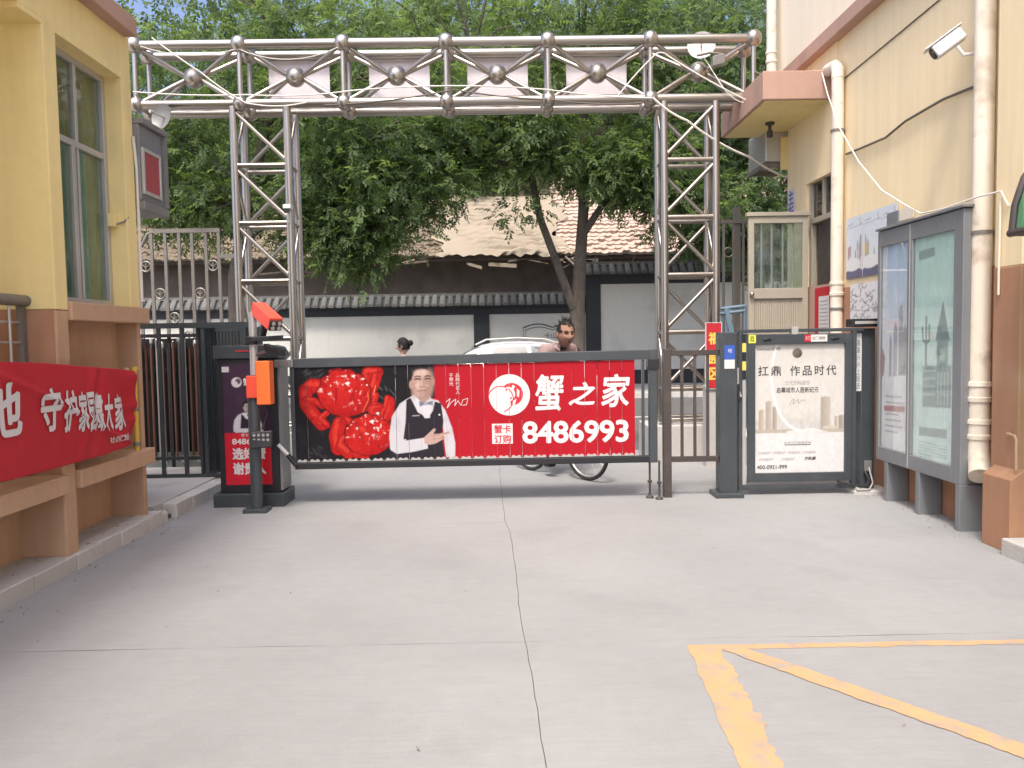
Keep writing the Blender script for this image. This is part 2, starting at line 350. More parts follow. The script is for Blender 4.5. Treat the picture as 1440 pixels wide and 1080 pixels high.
class Canvas:
    """draws a print with numpy in the units of its own sheet (x right, y down)"""
    def __init__(s, w, h, W, H, c):
        s.w, s.h = w, h; s.img = np.ones((H, W, 3))*np.array(c)
        s.X, s.Y = np.meshgrid(np.linspace(0, w, W), np.linspace(0, h, H)); s.px = w/W
    def blend(s, a, c):
        a = np.clip(a, 0, 1)[...,None]; s.img = s.img*(1-a) + np.broadcast_to(np.array(c), s.img.shape)*a
    def poly(s, pts, c, soft=1.):
        inside = np.zeros(s.X.shape, bool); d = np.full(s.X.shape, 1e9); n = len(pts)
        for i in range(n):
            (x0,y0),(x1,y1) = pts[i], pts[(i+1)%n]
            if y0 != y1: inside ^= ((y0 > s.Y) != (y1 > s.Y)) & (s.X < (x1-x0)*(s.Y-y0)/(y1-y0)+x0)
            dx, dy = x1-x0, y1-y0; t = np.clip(((s.X-x0)*dx+(s.Y-y0)*dy)/max(dx*dx+dy*dy,1e-9), 0, 1)
            d = np.minimum(d, np.hypot(s.X-x0-t*dx, s.Y-y0-t*dy))
        a = np.where(inside, .5+d/s.px/soft, .5-d/s.px/soft); s.blend(a, c); return np.clip(a, 0, 1)
    def ell(s, cx, cy, rx, ry, c, rot=0., soft=1., shade=0., light=(-.4,-.5)):
        ca, sa = math.cos(rot), math.sin(rot); x = ((s.X-cx)*ca+(s.Y-cy)*sa)/rx; y = (-(s.X-cx)*sa+(s.Y-cy)*ca)/ry
        r = np.hypot(x, y); a = (1-r)*min(rx, ry)/s.px/soft+.5
        cc = np.array(c)*np.ones(s.img.shape)
        if shade:
            k = 1 + shade*((x*light[0]+y*light[1])*1.2 - .55*r**3); cc = cc*np.clip(k, .1, 2)[...,None]
        s.blend(a, cc); return np.clip(a, 0, 1)
    def line(s, pts, wd, c):
        d = np.full(s.X.shape, 1e9)
        for (x0,y0),(x1,y1) in zip(pts[:-1], pts[1:]):
            dx, dy = x1-x0, y1-y0; t = np.clip(((s.X-x0)*dx+(s.Y-y0)*dy)/max(dx*dx+dy*dy,1e-9), 0, 1)
            d = np.minimum(d, np.hypot(s.X-x0-t*dx, s.Y-y0-t*dy))
        s.blend((wd/2-d)/s.px+.5, c)
    def noise(s, scale, seed=0):
        r = np.random.default_rng(seed); out = np.zeros(s.X.shape); amp = 1.; k = scale
        for o_ in range(4):
            g = r.random((int(s.h*k)+3, int(s.w*k)+3)); x = s.X*k; y = s.Y*k; i = y.astype(int); j = x.astype(int); fy = y-i; fx = x-j
            out += amp*(g[i,j]*(1-fy)*(1-fx)+g[i+1,j]*fy*(1-fx)+g[i,j+1]*(1-fy)*fx+g[i+1,j+1]*fy*fx); amp *= .5; k *= 2
        return out/1.875
# ============================================================ SETTING: ground, slabs, kerbs, street
structure(B('ground', 'pavement', None, (-160,160,-60,220,-.30,-.10)))
court = structure(B('courtyard_base', 'joint', None, (-4.6,4.4,-6,10.55,-.09,-.03)))
def jag(a, b, step=.12, amp=.004):
    a = Vector((*a,0)); b = Vector((*b,0)); n = max(1, int((b-a).length/step)); d = (b-a).normalized(); p = Vector((-d.y,d.x,0))
    return [tuple((a.lerp(b, i/n) + p*(random.gauss(0, amp) if 0 < i < n else 0))[:2]) for i in range(n+1)]
crack = [(-.05,10.5),(-.042,8.74),(-.019,7.47),(.009,6.45),(.046,6.09),(.07,4.9),(.078,4.2),(.092,3.87),(.114,3.4),(.131,2.7),(.15,1.2),(.17,-6)]
def crack_x(y):
    for (x0,y0),(x1,y1) in zip(crack[:-1], crack[1:]):
        if y1 <= y <= y0: return x0+(x1-x0)*(y-y0)/(y1-y0)
    return .1
cuts_l = [-6, 1.25, 3.89, 6.60, 10.5]; cuts_r = [-6, 1.2, 3.84, 6.22, 10.5]; mid = [-6, 1.22, 3.87, 6.44, 10.5]
wob = {}
def wobble(y):                       # the long joint wanders; both its sides share the same line
    k = round(y*10)
    if k not in wob: wob[k] = random.gauss(0, .0016)
    return wob[k]
for i in range(4):
    def joint_line(j, side):
        if side < 0: return jag((-4.5, cuts_l[j]), (crack_x(mid[j]), mid[j]), .3, .003)
        return jag((crack_x(mid[j]), mid[j]), (4.3, cuts_r[j]), .3, .003)
    ys = [mid[i] + (mid[i+1]-mid[i])*k/22 for k in range(23)]
    cl = [(crack_x(y)+wobble(y), y) for y in ys]
    g = .0014
    Lp = [(x, y+g) for x, y in joint_line(i,-1)[:-1]] + [(x-g, min(max(y, mid[i]+g), mid[i+1]-g)) for x, y in cl] + [(x, y-g) for x, y in joint_line(i+1,-1)[:-1]][::-1]
    Rp = [(x+g, min(max(y, mid[i]+g), mid[i+1]-g)) for x, y in cl][::-1] + [(x, y+g) for x, y in joint_line(i,1)[1:]] + [(x, y-g) for x, y in joint_line(i+1,1)[1:]][::-1]
    for P_ in (Lp, Rp):
        MB().prism(P_, (0,0,-.05), (1,0,0), (0,1,0), (0,0,.05+random.uniform(-.001,.001))).build('concrete_slab', 'concrete', court)
def paint_strip(name, a, b, w, jl=.004, jr=.004, z=.0025):
    a = Vector((*a,0)); b = Vector((*b,0)); d = (b-a).normalized(); p = Vector((-d.y,d.x,0)); n = int((b-a).length/.02)
    def edge(j):
        e = 0.; out = []
        for i in range(n+1): e = e*.72 + random.gauss(0,j*.7); out.append(e + random.gauss(0,j*.25))
        return out
    el, er = edge(jl), edge(jr)
    Lx = [a.lerp(b,i/n)+p*(w/2+el[i]) for i in range(n+1)]; Rx = [a.lerp(b,i/n)-p*(w/2+er[i]) for i in range(n+1)]
    mb = MB(); mb.v = [(q.x,q.y,z) for q in Lx]+[(q.x,q.y,z) for q in Rx]
    mb.f = [(i, n+1+i, n+2+i, i+1) for i in range(n)]
    o = mb.build(name, 'yellow_paint', None); return structure(o)
paint_strip('painted_line', (.875,3.748), (4.1,3.72), .055, .003, .004)
random.seed(6)
paint_strip('painted_line', (.952,3.765), (.815,1.6), .155, .009, .003, .0035)
paint_strip('painted_line', (1.075,3.735), (2.60,1.75), .105, .004, .004, .0045)
# raised pavement beside the gatehouse, with its kerb stones
side = structure(B('pavement', 'pavement', None, (-6.5,-3.0,-2,6.72,-.05,.105), (-6.5,-2.97,6.72,8.9,-.05,.13)))
kerb_h = []
y = 1.0; random.seed(5)
kerb = structure(MB().box(-3.0,-2.90,.9,8.3,-.06,.03).build('kerb', 'joint', None))
while y < 6.62:
    L = random.uniform(.44,.52) if y < 4.9 else random.uniform(.24,.31)
    dz = random.uniform(-.004,.006); dx = random.uniform(-.006,.006)
    MB().box(-3.005,-2.862+dx, y+.004, min(y+L, 6.64)-.004, -.02, .11+dz).build('kerb_stone', 'kerb', kerb, bevel=.008)
    y += L
MB().prism([(-3.0,6.65),(-2.90,6.65),(-2.86,6.74),(-2.93,6.86),(-3.0,6.84)], (0,0,-.02), (1,0,0),(0,1,0),(0,0,.10)).build('kerb_stone', 'kerb', kerb, bevel=.01)
y = 6.9
for L in (.34,.36,.30,.28):
    x = -2.85 + (y-6.9)*.035
    MB().prism([(-3.02,y),(x,y),(x+.012,y+L-.008),(-3.02,y+L-.008)], (0,0,-.02), (1,0,0),(0,1,0),(0,0,.145+random.uniform(-.01,.01))).build('kerb_stone', 'kerb', kerb, bevel=.008)
    y += L
# street outside the gate
structure(B('road', 'asphalt', None, (-60,60,10.55,20.0,-.12,-.04)))
structure(B('pavement', 'pavement', None, (-60,60,20.15,26,-.12,.09)))
rk = structure(B('road_kerb', 'kerb', None, (-60,60,20.0,20.15,-.12,.085)))
structure(B('road_kerb', 'kerb', None, (-60,-4.6,10.4,10.55,-.12,.06), (4.4,60,10.4,10.55,-.12,.06)))
structure(B('road_line', 'white', None, *[(x, x+1.6, 15.2,15.3,-.04,-.036) for x in range(-30,31,4)]))

# ============================================================ GATEHOUSE on the left
gh = thing('gatehouse', 'yellow stucco gatehouse with brown base and tall green-curtained window behind the red banner', 'building', (-3.2,4,0.1))
B('lower_wall', 'brown_light', gh, (-6,-3.20,-2,6.50,.09,.62))
B('pillar', 'brown_light', gh, (-3.6,-2.90,5.25,5.40,.10,1.74), bevel=.012)
B('pillar', 'wall', gh, (-3.62,-2.90,5.25,5.40,1.743,3.60), bevel=.006)
B('pillar_shade_face', 'brown', gh, (-3.6,-2.915,5.246,5.2505,.66,1.742))  # darker sheet: shade of the camera-facing side put into the colour
B('ledge', 'brown_light', gh, (-3.3,-2.865,1.0,5.247,.53,.655), bevel=.008)
B('ledge', 'brown_light', gh, (-3.3,-2.865,5.403,6.56,.535,.66), bevel=.008)
B('recessed_panel', 'brown_light', gh, (-6,-3.10,5.40,6.52,.60,1.70))
B('sill_band', 'brown_light', gh, (-3.4,-2.875,5.403,6.585,1.675,1.80), bevel=.008)
B('pillar', 'wall', gh, (-3.4,-2.90,6.31,6.47,1.80,3.60), bevel=.006)
B('pillar', 'brown_light', gh, (-3.4,-2.93,6.47,6.53,.08,1.675), bevel=.006)
B('beam', 'wall', gh, (-3.6,-2.903,5.0,6.468,3.565,3.93))
B('beam', 'wall', gh, (-3.6,-2.90,-2,5.249,3.60,3.93))
B('cornice', 'cornice', gh, (-4.2,-2.80,-2,6.40,3.90,4.035), bevel=.008)
B('upper_wall', 'wall_pale', gh, (-6,-3.02,-2,6.36,4.03,5.0))
B('back_wall', 'wall', gh, (-6,-3.9,-2,5.25,.60,3.6), (-6,-3.62,5.26,6.30,1.7,3.6))
B('end_wall', 'wall', gh, (-6,-3.35,6.30,6.46,.1,3.9))
B('roof_slab', 'cornice', gh, (-6.2,-2.95,-2.2,6.45,5.0,5.1))  # unseen roof kept low so that its shadow on the ground stays short
w = B('window', 'alu', gh, (-3.09,-3.03,5.41,5.45,1.80,3.566), (-3.09,-3.03,6.26,6.309,1.80,3.566), (-3.09,-3.03,5.45,6.26,1.80,1.845), (-3.09,-3.03,5.45,6.26,3.52,3.566),
      (-3.085,-3.035,5.45,6.26,2.93,2.975), (-3.085,-3.035,5.86,5.90,2.975,3.52), (-3.085,-3.035,5.80,5.85,1.845,2.93), (-3.075,-3.04,5.88,5.91,1.845,2.93), bevel=.003)
B('window_pane', 'glass_green', w, (-3.064,-3.058,5.45,5.86,2.975,3.52)); B('window_pane', 'glass_green', w, (-3.064,-3.058,5.90,6.26,2.975,3.52))
B('window_pane', 'glass_green', w, (-3.064,-3.058,5.45,5.80,1.845,2.93)); B('window_pane', 'glass_green', w, (-3.064,-3.058,5.91,6.26,1.845,2.93))
mb = MB(); n = 60
for i in range(n+1):
    yy = 5.45+(6.28-5.45)*i/n; xx = -3.20+.022*math.sin(i*1.15)+.012*math.sin(i*.37)
    mb.v += [(xx,yy,1.82),(xx,yy,2.99)]
mb.f = [(2*i,2*i+2,2*i+3,2*i+1) for i in range(n)]
mb.build('curtain', 'curtain', w, True, fix=False)
rl = T('handrail', 'grey_iron', gh, [(-3.09,2.0,1.80),(-3.09,5.247,1.80)], .037, 12)
for k in range(18): T('bar', 'alu', rl, [(-3.10, 2.6+k*.155, .66),(-3.10, 2.6+k*.155, 1.77)], .009, 6)
for z in (.9,1.15,1.38,1.53,1.66): T('bar', 'alu', rl, [(-3.115,2.4,z),(-3.115,5.246,z)], .009, 6)
B('post', 'grey_iron', rl, (-3.13,-3.09,5.20,5.245,.66,1.77))
B('meter_bracket', 'wall', gh, (-3.02,-2.97,6.24,6.31,2.42,2.52)); T('meter_pipe', 'grey_iron', gh, [(-2.99,6.27,2.43),(-2.92,6.30,2.46),(-2.90,6.33,2.50)], .008, 6)
T('conduit', 'wire_white', gh, [(-2.885,6.44,3.15),(-2.885,6.48,2.9),(-2.885,6.475,1.85)], .012, 6)

# ============================================================ APARTMENT BUILDING on the right
ab = thing('apartment_building', 'cream apartment block with brown base, drainpipes and a canopied side entrance', 'building', (4,7,0))
B('wall', 'wall_pale', ab, (3.62,4.6,5.60,8.56,1.98,4.60)); B('base_wall', 'brown', ab, (3.608,4.6,5.60,8.50,-.02,1.98))
B('wall', 'wall_pale', ab, (3.60,4.6,9.40,10.0,1.55,4.60)); B('base_wall', 'brown', ab, (3.59,4.6,9.43,10.02,-.02,1.55))
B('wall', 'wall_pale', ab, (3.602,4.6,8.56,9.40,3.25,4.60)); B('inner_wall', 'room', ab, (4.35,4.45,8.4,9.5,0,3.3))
B('wall', 'wall_pale', ab, (3.62,4.6,-3,5.30,2.72,4.6)); B('wall', 'wall_pale', ab, (3.62,4.6,-3,4.2,1.95,2.72)); B('base_wall', 'brown', ab, (3.61,4.6,-3,4.2,-.02,1.95))
B('upper_wall', 'wall_white', ab, (3.66,9,-3,10.9,4.60,8.6))
B('ledge', 'cornice', ab, (3.50,3.9,-3,10.4,4.585,4.735), bevel=.008)
B('roof_slab', 'cornice', ab, (3.3,9,-3.2,11.1,8.6,8.8)); B('rear_mass', 'wall_pale', ab, (4.6,9,-3,10.88,0,4.6))
B('pilaster', 'wall_pale', ab, (3.48,4.0,5.30,5.599,1.94,4.585), bevel=.008); B('pilaster', 'brown', ab, (3.475,4.0,5.30,5.599,-.02,1.94), bevel=.008)
MB().prism([(3.39,0),(3.39,.50),(3.476,.56),(3.6,.56),(3.6,0)], (0,5.24,0), (1,0,0),(0,0,1),(0,.31,0)).build('pilaster_foot', 'brown', ab, bevel=.006)
for yy in (5.5, 8.05, 9.2): pass
# recessed street door by the awning, dark frame
sd_ = B('door', 'brown_iron', ab, (3.60,3.66,4.2,5.22,.10,2.05), (3.55,3.68,5.22,5.299,.10,2.70), (3.56,3.67,4.2,5.22,2.05,2.14), bevel=.004)
B('door_pane', 'glass_dark', sd_, (3.595,3.60,4.35,5.15,1.1,1.95))
B('transom', 'glass_dark', ab, (3.60,3.62,4.2,5.22,2.14,2.72))
B('doorstep', 'kerb', ab, (3.33,3.62,4.1,5.235,-.02,.115), bevel=.01)
aw = MB(); prof = [(3.58,2.74),(3.47,2.69),(3.32,2.58),(3.22,2.44),(3.165,2.27),(3.15,2.11)]
for a_, b_ in zip(prof[:-1], prof[1:]): aw.add([(a_[0],3.9,a_[1]),(a_[0],4.88,a_[1]),(b_[0],4.88,b_[1]),(b_[0],3.9,b_[1])], [(0,1,2,3)])
awn = thing('door_awning', 'curved green plastic awning in a dark frame above the side door', 'awning', (3.6,4.5,2.1))
aw.build('awning_sheet', 'awning', awn, True, fix=False)
for yy in (3.9,4.4,4.9): T('awning_frame', 'brown_iron', awn, [(x,yy,z-.004) for x,z in prof], .022, 8)
T('awning_frame', 'brown_iron', awn, [(3.15,3.88,2.10),(3.15,4.92,2.10)], .024, 8)
T('awning_frame', 'brown_iron', awn, [(3.15,4.9,2.10),(3.6,4.9,2.10)], .02, 8)
# canopy over the entrance
cn = B('canopy', 'cornice', ab, (2.862,3.62,8.70,10.35,4.03,4.335), bevel=.01)
B('canopy_soffit', 'wall', cn, (2.90,3.60,8.74,10.31,4.022,4.031))
lp = MB().lathe((3.24,9.6,4.022), (0,0,-1), [(0,.055),(.025,.055),(.03,.02),(.09,.02),(.10,.035),(.17,.035),(.175,.0)], 12).build('lamp_holder', 'brown_iron', cn, True)
# entrance: transom, jamb and the open door leaf
jm = B('door_frame', 'khaki', ab, (3.64,3.70,9.33,9.398,.36,3.25), (3.64,3.70,8.57,8.63,.36,3.25), (3.64,3.70,8.63,9.33,2.78,2.84), (3.64,3.70,8.98,9.03,2.84,3.25), bevel=.003)
B('transom_pane', 'glass_dark', jm, (3.668,3.674,8.63,8.98,2.84,3.25)); B('transom_pane', 'glass_dark', jm, (3.668,3.674,9.03,9.33,2.84,3.25))
B('inner_door', 'brown_iron', jm, (3.68,3.72,8.66,8.95,.36,2.78), (3.70,3.74,9.0,9.3,.36,2.78))
B('doorstep', 'kerb', ab, (2.80,3.60,8.5,10.1,-.02,.34), bevel=.01)
dl = thing('door_leaf', 'open khaki metal door with barred glass above a ribbed panel beside the canopy', 'door', (3.2,9.3,.36))
B('door_frame', 'khaki', dl, (2.885,2.95,9.27,9.315,.36,2.87), (3.515,3.58,9.27,9.315,.36,2.87), (2.95,3.515,9.27,9.315,2.79,2.87), (2.95,3.515,9.27,9.315,1.92,2.04), (2.95,3.515,9.27,9.315,.36,.46), bevel=.004)
B('door_cap', 'khaki', dl, (2.86,3.60,9.25,9.33,2.871,2.915), bevel=.004)
B('glass_pane', 'glass_green', dl, (2.95,3.515,9.296,9.301,2.04,2.79))
for x in (3.05,3.17,3.30,3.42): T('bar', 'alu', dl, [(x,9.325,2.03),(x,9.325,2.80)], .011, 8)
mb = MB(); n = 44
for i in range(n+1): mb.v += [(2.95+.565*i/n, 9.292+(.008 if i%2 else 0), .46),(2.95+.565*i/n, 9.292+(.008 if i%2 else 0), 1.92)]
mb.f = [(2*i,2*i+2,2*i+3,2*i+1) for i in range(n)]; mb.build('ribbed_panel', 'khaki', dl, fix=False)
MB().sphere((2.915,9.24,1.97), .028).build('door_knob', 'steel', dl, True)
# sign at the corner of the entrance
sg = thing('street_plate', 'small white vertical plate with purple characters on the entrance corner', 'sign', (3.59,9.86,2.86))
B('plate', 'paper', sg, (3.588,3.598,9.74,9.97,2.87,3.28))
M['ink_purple'] = mat('purple_ink', (.13,.10,.36), .6, var=.05, scale=8)
lettering('主街', 'ink_purple', sg, (3.586,9.95,2.90), .19, .36, (0,-1,0), (0,0,1), bold=.02, vertical=True)
# air conditioner at the end of the wall
ac = thing('air_conditioner', 'pale grey air conditioner unit hanging at the wall corner under the canopy', 'air conditioner', (3.5,10.3,3.6))
B('casing', 'alu', ac, (3.34,3.62,10.05,10.75,3.66,4.10), bevel=.015)
B('bracket', 'grey_iron', ac, (3.34,3.70,10.1,10.14,3.60,3.655), (3.34,3.70,10.65,10.69,3.60,3.655), (3.33,3.36,10.05,10.75,3.61,3.65))
mb = MB()
for k in range(14): mb.box(3.332,3.341, 10.09,10.70, 3.70+k*.027, 3.712+k*.027)
mb.build('grille', 'alu', ac)
B('support_block', 'wall', ac, (3.52,3.72,10.0,10.045,3.55,3.95))

# ============================================================ drainpipes on the apartment wall
def pipe_thing(label, y, z0, z1, kinks, foot, k=1.):
    t = thing('drainpipe', label, 'drainpipe', (3.54,y,z0))
    pts = [(3.545,y,z) for z in (z0, z1)]
    T('pipe', 'pvc', t, pts, .062*k, 16)
    for z in kinks:
        MB().lathe((3.545,y,z), (0,0,1), [(a_, b_*k) for a_, b_ in ((0,.063),(.0,.072),(.03,.074),(.036,.066),(.11,.066),(.115,.074),(.145,.072),(.15,.063))], 16).build('coupling', 'pvc', t, True)
    for z in (z0+1.55, z1-.6):
        MB().lathe((3.545,y,z), (0,0,1), [(a_, b_*k) for a_, b_ in ((0,.064),(0,.070),(.025,.070),(.025,.064))], 16).build('clamp', 'grey_iron', t, True)
        B('clamp_arm', 'grey_iron', t, (3.60,3.63,y-.012,y+.012,z+.004,z+.022))
    return t
p1 = pipe_thing('thick stained white drainpipe with an angled spout beside the noticeboard', 5.86, .66, 4.585, (.70,.98), True, 1.15)
T('spout', 'pvc', p1, [(3.545,5.86,.70),(3.545,5.86,.60),(3.53,5.82,.52),(3.49,5.74,.44)], [.073,.075,.076,.080], 16)
p2 = pipe_thing('cream drainpipe between the posters and the canopy', 8.40, .2, 4.20, (1.9,), False)
T('elbow', 'pvc', p2, [(3.545,8.40,4.15),(3.545,8.40,4.24),(3.545,8.45,4.29),(3.545,8.62,4.31),(3.60,8.8,4.35)], .065, 16)
p3 = pipe_thing('upper drainpipe on the pale storey above the canopy', 10.45, 4.40, 8.5, (5.0,), False)
# cables along the wall
t = T('wall_cable', 'wire_dark', None, [(3.605,8.33,3.355),(3.60,7.9,3.33),(3.60,7.47,3.31),(3.595,7.1,3.36),(3.60,6.79,3.37),(3.60,6.5,3.375),(3.60,6.1,3.345),(3.61,5.9,3.35)], .011, 6)
tag(t, 'thick sagging dark cable clipped along the cream wall', 'cable')
t = T('wall_cable', 'wire_dark', None, [(3.613,8.42,4.15),(3.612,7.4,4.175),(3.613,6.6,4.20),(3.613,5.75,4.21)], .006, 6); tag(t, 'thin dark straight cable high on the cream wall', 'cable')
t = T('wall_cable', 'wire_white', None, [(3.46,8.60,4.27),(3.46,8.45,4.0),(3.46,8.14,3.57),(3.48,7.75,3.15),(3.5,7.32,2.80),(3.5,6.9,2.60),(3.47,6.58,2.475),(3.40,6.1,2.44),(3.46,5.80,2.47),(3.455,5.5,2.46),(3.47,5.44,2.35)], .007, 6)
tag(t, 'thin white wire slanting down the wall past the noticeboard top', 'cable')
t = T('conduit', 'pvc', None, [(3.465,5.52,2.42),(3.462,5.52,2.0),(3.462,5.52,1.75)], .008, 8); tag(t, 'short cream conduit on the corner pilaster by the drainpipe', 'conduit')
t = T('gas_stub', 'brown_light', None, [(3.47,5.38,.80),(3.44,5.36,.80),(3.44,5.28,.795),(3.44,5.265,.77),(3.44,5.26,.57)], .009, 8); tag(t, 'bent tan pipe stub low on the brown pilaster', 'pipe')
# security camera
cc = thing('security_camera', 'white bullet security camera on a bracket high on the cream wall', 'camera', (3.6,6.05,3.6))
d = Vector((-.66,.25,-.48)).normalized(); s_ = d.cross(Vector((0,0,1))).normalized(); u_ = s_.cross(d)
MB().obox((3.42,6.12,3.68), (d,s_,u_), (.115,.052,.050)).build('camera_body', 'white', cc, bevel=.012)
MB().obox(Vector((3.42,6.12,3.68))+u_*.056+d*.01, (d,s_,u_), (.145,.060,.005)).build('sun_shield', 'white', cc, bevel=.003)
MB().lathe(Vector((3.42,6.12,3.68))+d*.118, d, [(0,.044),(.012,.042),(.012,.0)], 14).build('lens', 'black', cc, True)
MB().tube([(3.62,6.0,3.57),(3.50,6.05,3.57),(3.46,6.07,3.64)], .014).build('bracket', 'wire_white', cc, True)
B('bracket_plate', 'grey_iron', cc, (3.605,3.618,5.96,6.04,3.53,3.61))
# ============================================================ FAR SIDE OF THE STREET: wall, house
fw = thing('street_wall', 'long limewashed wall with slate borders and grey tile coping across the street', 'wall', (-4,24,.09))
def coping(x0, x1, z, par, y=24.0):
    B('coping_ridge', 'tile_grey', par, (x0-.05,x1+.05,y-.06,y+.16,z+.30,z+.40))
    B('coping_bed', 'slate', par, (x0,x1,y-.24,y+.34,z-.03,z+.02))
    MB().prism([(-.30,0),(0,.30),(.1,.30),(.40,0)], (x0,y,z+.02), (0,1,0),(0,0,1),(x1-x0,0,0)).build('coping_slope', 'slate', par)
    me = None; n = int((x1-x0)/.235)
    for k in range(n):
        x = x0+.12+k*(x1-x0-.12)/n
        if me is None:
            mb = MB(); sg_ = 7
            for (yy,zz,r) in ((y-.34,z+.005,.075),(y-.335,z+.01,.085),(y-.02,z+.32,.075)):
                mb.v += [(r*math.cos(math.pi*j/sg_-.35+.35*2*j/sg_), yy, zz+r*math.sin(math.pi*j/sg_)) for j in range(sg_+1)]
            mb.f = [tuple(range(sg_+1))] + [(i*(sg_+1)+j, i*(sg_+1)+j+1, (i+1)*(sg_+1)+j+1, (i+1)*(sg_+1)+j) for i in range(2) for j in range(sg_)]
            o = mb.build('coping_tile', 'tile_grey', par); me = o.data; o.location.x = x
        else:
            o = bpy.data.objects.new('coping_tile', me); col.objects.link(o); attach(o, par); o.location = (x, 0, random.uniform(-.012,.012)); o.rotation_euler.y = 0
B('panel', 'wall_grey', fw, (-34,2.55,24.03,24.25,.5,2.25))
B('base_course', 'slate', fw, (-34,12,23.97,24.25,.05,.5))
B('border', 'slate', fw, (-34,2.55,23.98,24.25,2.25,2.50))
for x in (-.82,-9.2,-17.6,-26): B('border_pillar', 'slate', fw, (x,x+.47,23.96,24.24,.5,2.255))
coping(-22.5, 2.5, 2.50, fw)
fg = thing('gate_wall', 'taller limewashed wall section with broad slate frame beside the street tree', 'wall', (6,24,.09))
B('panel', 'wall_grey', fg, (2.97,12,23.90,24.2,.52,3.09))
B('border_pillar', 'slate', fg, (2.55,2.99,23.86,24.22,.05,3.35)); B('border', 'slate', fg, (2.99,12,23.865,24.2,3.09,3.33))
coping(2.5, 11.5, 3.36, fg, 23.95)
# drawn book emblem on the wall
bk = thing('painted_emblem', 'faded open-book outline painted on the limewashed wall behind the cyclist', 'emblem', (1.5,24,1.2))
mb = MB()
def arc_pts(x0,x1,z0,h,n=8): return [(x0+(x1-x0)*i/n, z0+h*math.sin(math.pi*i/n)) for i in range(n+1)]
for (pts, w_) in ((arc_pts(.66,1.55,1.83,.11),.035),(arc_pts(1.55,2.45,1.83,.11),.035),(arc_pts(.72,1.55,1.75,.10),.02),(arc_pts(1.55,2.38,1.75,.10),.02),([(.66,1.83),(.66,1.0)],.035),([(2.45,1.83),(2.45,1.0)],.035),([(.74,1.74),(.74,1.05)],.02),([(.66,1.0),(1.55,.95),(2.45,1.0)],.035)):
    for a_, b_ in zip(pts[:-1], pts[1:]): mb.bar((a_[0],24.024,a_[1]), (b_[0],24.024,b_[1]), .006, w_)
mb.build('outline', 'ink_dark', bk)
lettering('卡山', 'ink_dark', bk, (1.30,24.022,1.50), .36, .17)
# old house with tiled roof
hs = thing('tiled_house', 'low old house with patched tile roof rising behind the street wall', 'house', (0,29,0))
B('wall', 'dark_wall', hs, (-15,14,27.6,34.5,0,4.35))
B('eave_board', 'dark_wall', hs, (-15.2,14.2,26.72,26.80,4.18,4.30), (-15.2,14.2,26.8,27.7,4.26,4.30))
def tiled(name, m, x0, x1, row, colw, jit, lift=0., seed=1, wave=.028, step=.045):
    """courses of tiles stepping up the slope, each with its barrel wave"""
    r = np.random.default_rng(seed); y0,z0,y1,z1 = 26.62,4.28,32.0,7.9
    L = math.hypot(y1-y0, z1-z0); nr = int(L/row); dy,dz = (y1-y0)/L,(z1-z0)/L
    xs = np.arange(x0, x1, colw/4); V=[]; F=[]
    for i in range(nr):
        off = r.normal(0, jit, len(xs)//4+2).repeat(4)[:len(xs)]; tilt = r.normal(0, jit*1.5); wav = .5*jit*np.sin(xs*.9+i*.7)
        ph = wave*np.cos(xs/colw*2*math.pi)
        b = len(V)
        for (t, h) in ((i*row-.02, .0),(i*row-.02, step),((i+1)*row+.03, .012)):
            for k, x in enumerate(xs):
                hh = lift + (h+ph[k]+off[k]+wav[k] if h else ph[k]*.5-.03); tt = t+off[k]*1.5
                V.append((x, y0+dy*tt-dz*hh, z0+dz*tt+dy*hh))
        n = len(xs)
        F += [(b+j*n+k, b+j*n+k+1, b+(j+1)*n+k+1, b+(j+1)*n+k) for j in range(2) for k in range(n-1)]
    mb = MB(); mb.v = V; mb.f = F; o = mb.build(name, m, hs, False, fix=False); o['kind'] = 'stuff'; return o
tiled('roof_tiles', 'tile_old', -15, -1.9, .26, .22, .022, 0, 2)
tiled('roof_tiles', 'tile_red', 1.95, 14, .30, .24, .012, 0, 3, .016, .075)
B('roof_slab', 'dark_wall', hs, (-15,14,26.75,26.8,4.2,4.25)); 
MB().prism([(26.7,4.2),(32.0,7.8),(37.0,4.2)], (-15,0,0), (0,1,0),(0,0,1),(29,0,0)).build('roof_core', 'dark_wall', hs)
nx, ny = 110, 70; mb = MB(); r = np.random.default_rng(9)
for j in range(ny+1):
    for i in range(nx+1):
        t = -.05+4.6*j/ny; x = -2.1+.22*math.sin(t*3.1)*(1-i/nx)+.1*math.sin(t*9)*(1-i/nx)+(4.25+.25*math.sin(t*2.3+1)+.12*math.sin(t*7.7))*i/nx
        wv = .16*(abs(math.sin(t*9.5+.7*math.sin(x*2.1)+.5*math.sin(x*5.3+t*2)))-.6)*(1+.5*math.sin(x*2.7+t*4))+.03*math.sin(t*31+x*4.0)+.05*math.sin(x*1.9+t*1.3)+.02*math.sin(x*11+t*3)
        h = .11+wv*(.7+.5*math.sin(x*1.3+t*.8)); edge = .06*math.sin(x*7)+.05*math.sin(x*17) if j == 0 else 0
        mb.v.append((x, 26.55+.83*(t+edge)-.558*h, 4.22+.558*(t+edge)+.83*h))
mb.f = [(j*(nx+1)+i, j*(nx+1)+i+1, (j+1)*(nx+1)+i+1, (j+1)*(nx+1)+i) for j in range(ny) for i in range(nx)]
mb.build('roofing_felt', 'tarp', hs, 'all', fix=False)
random.seed(21)
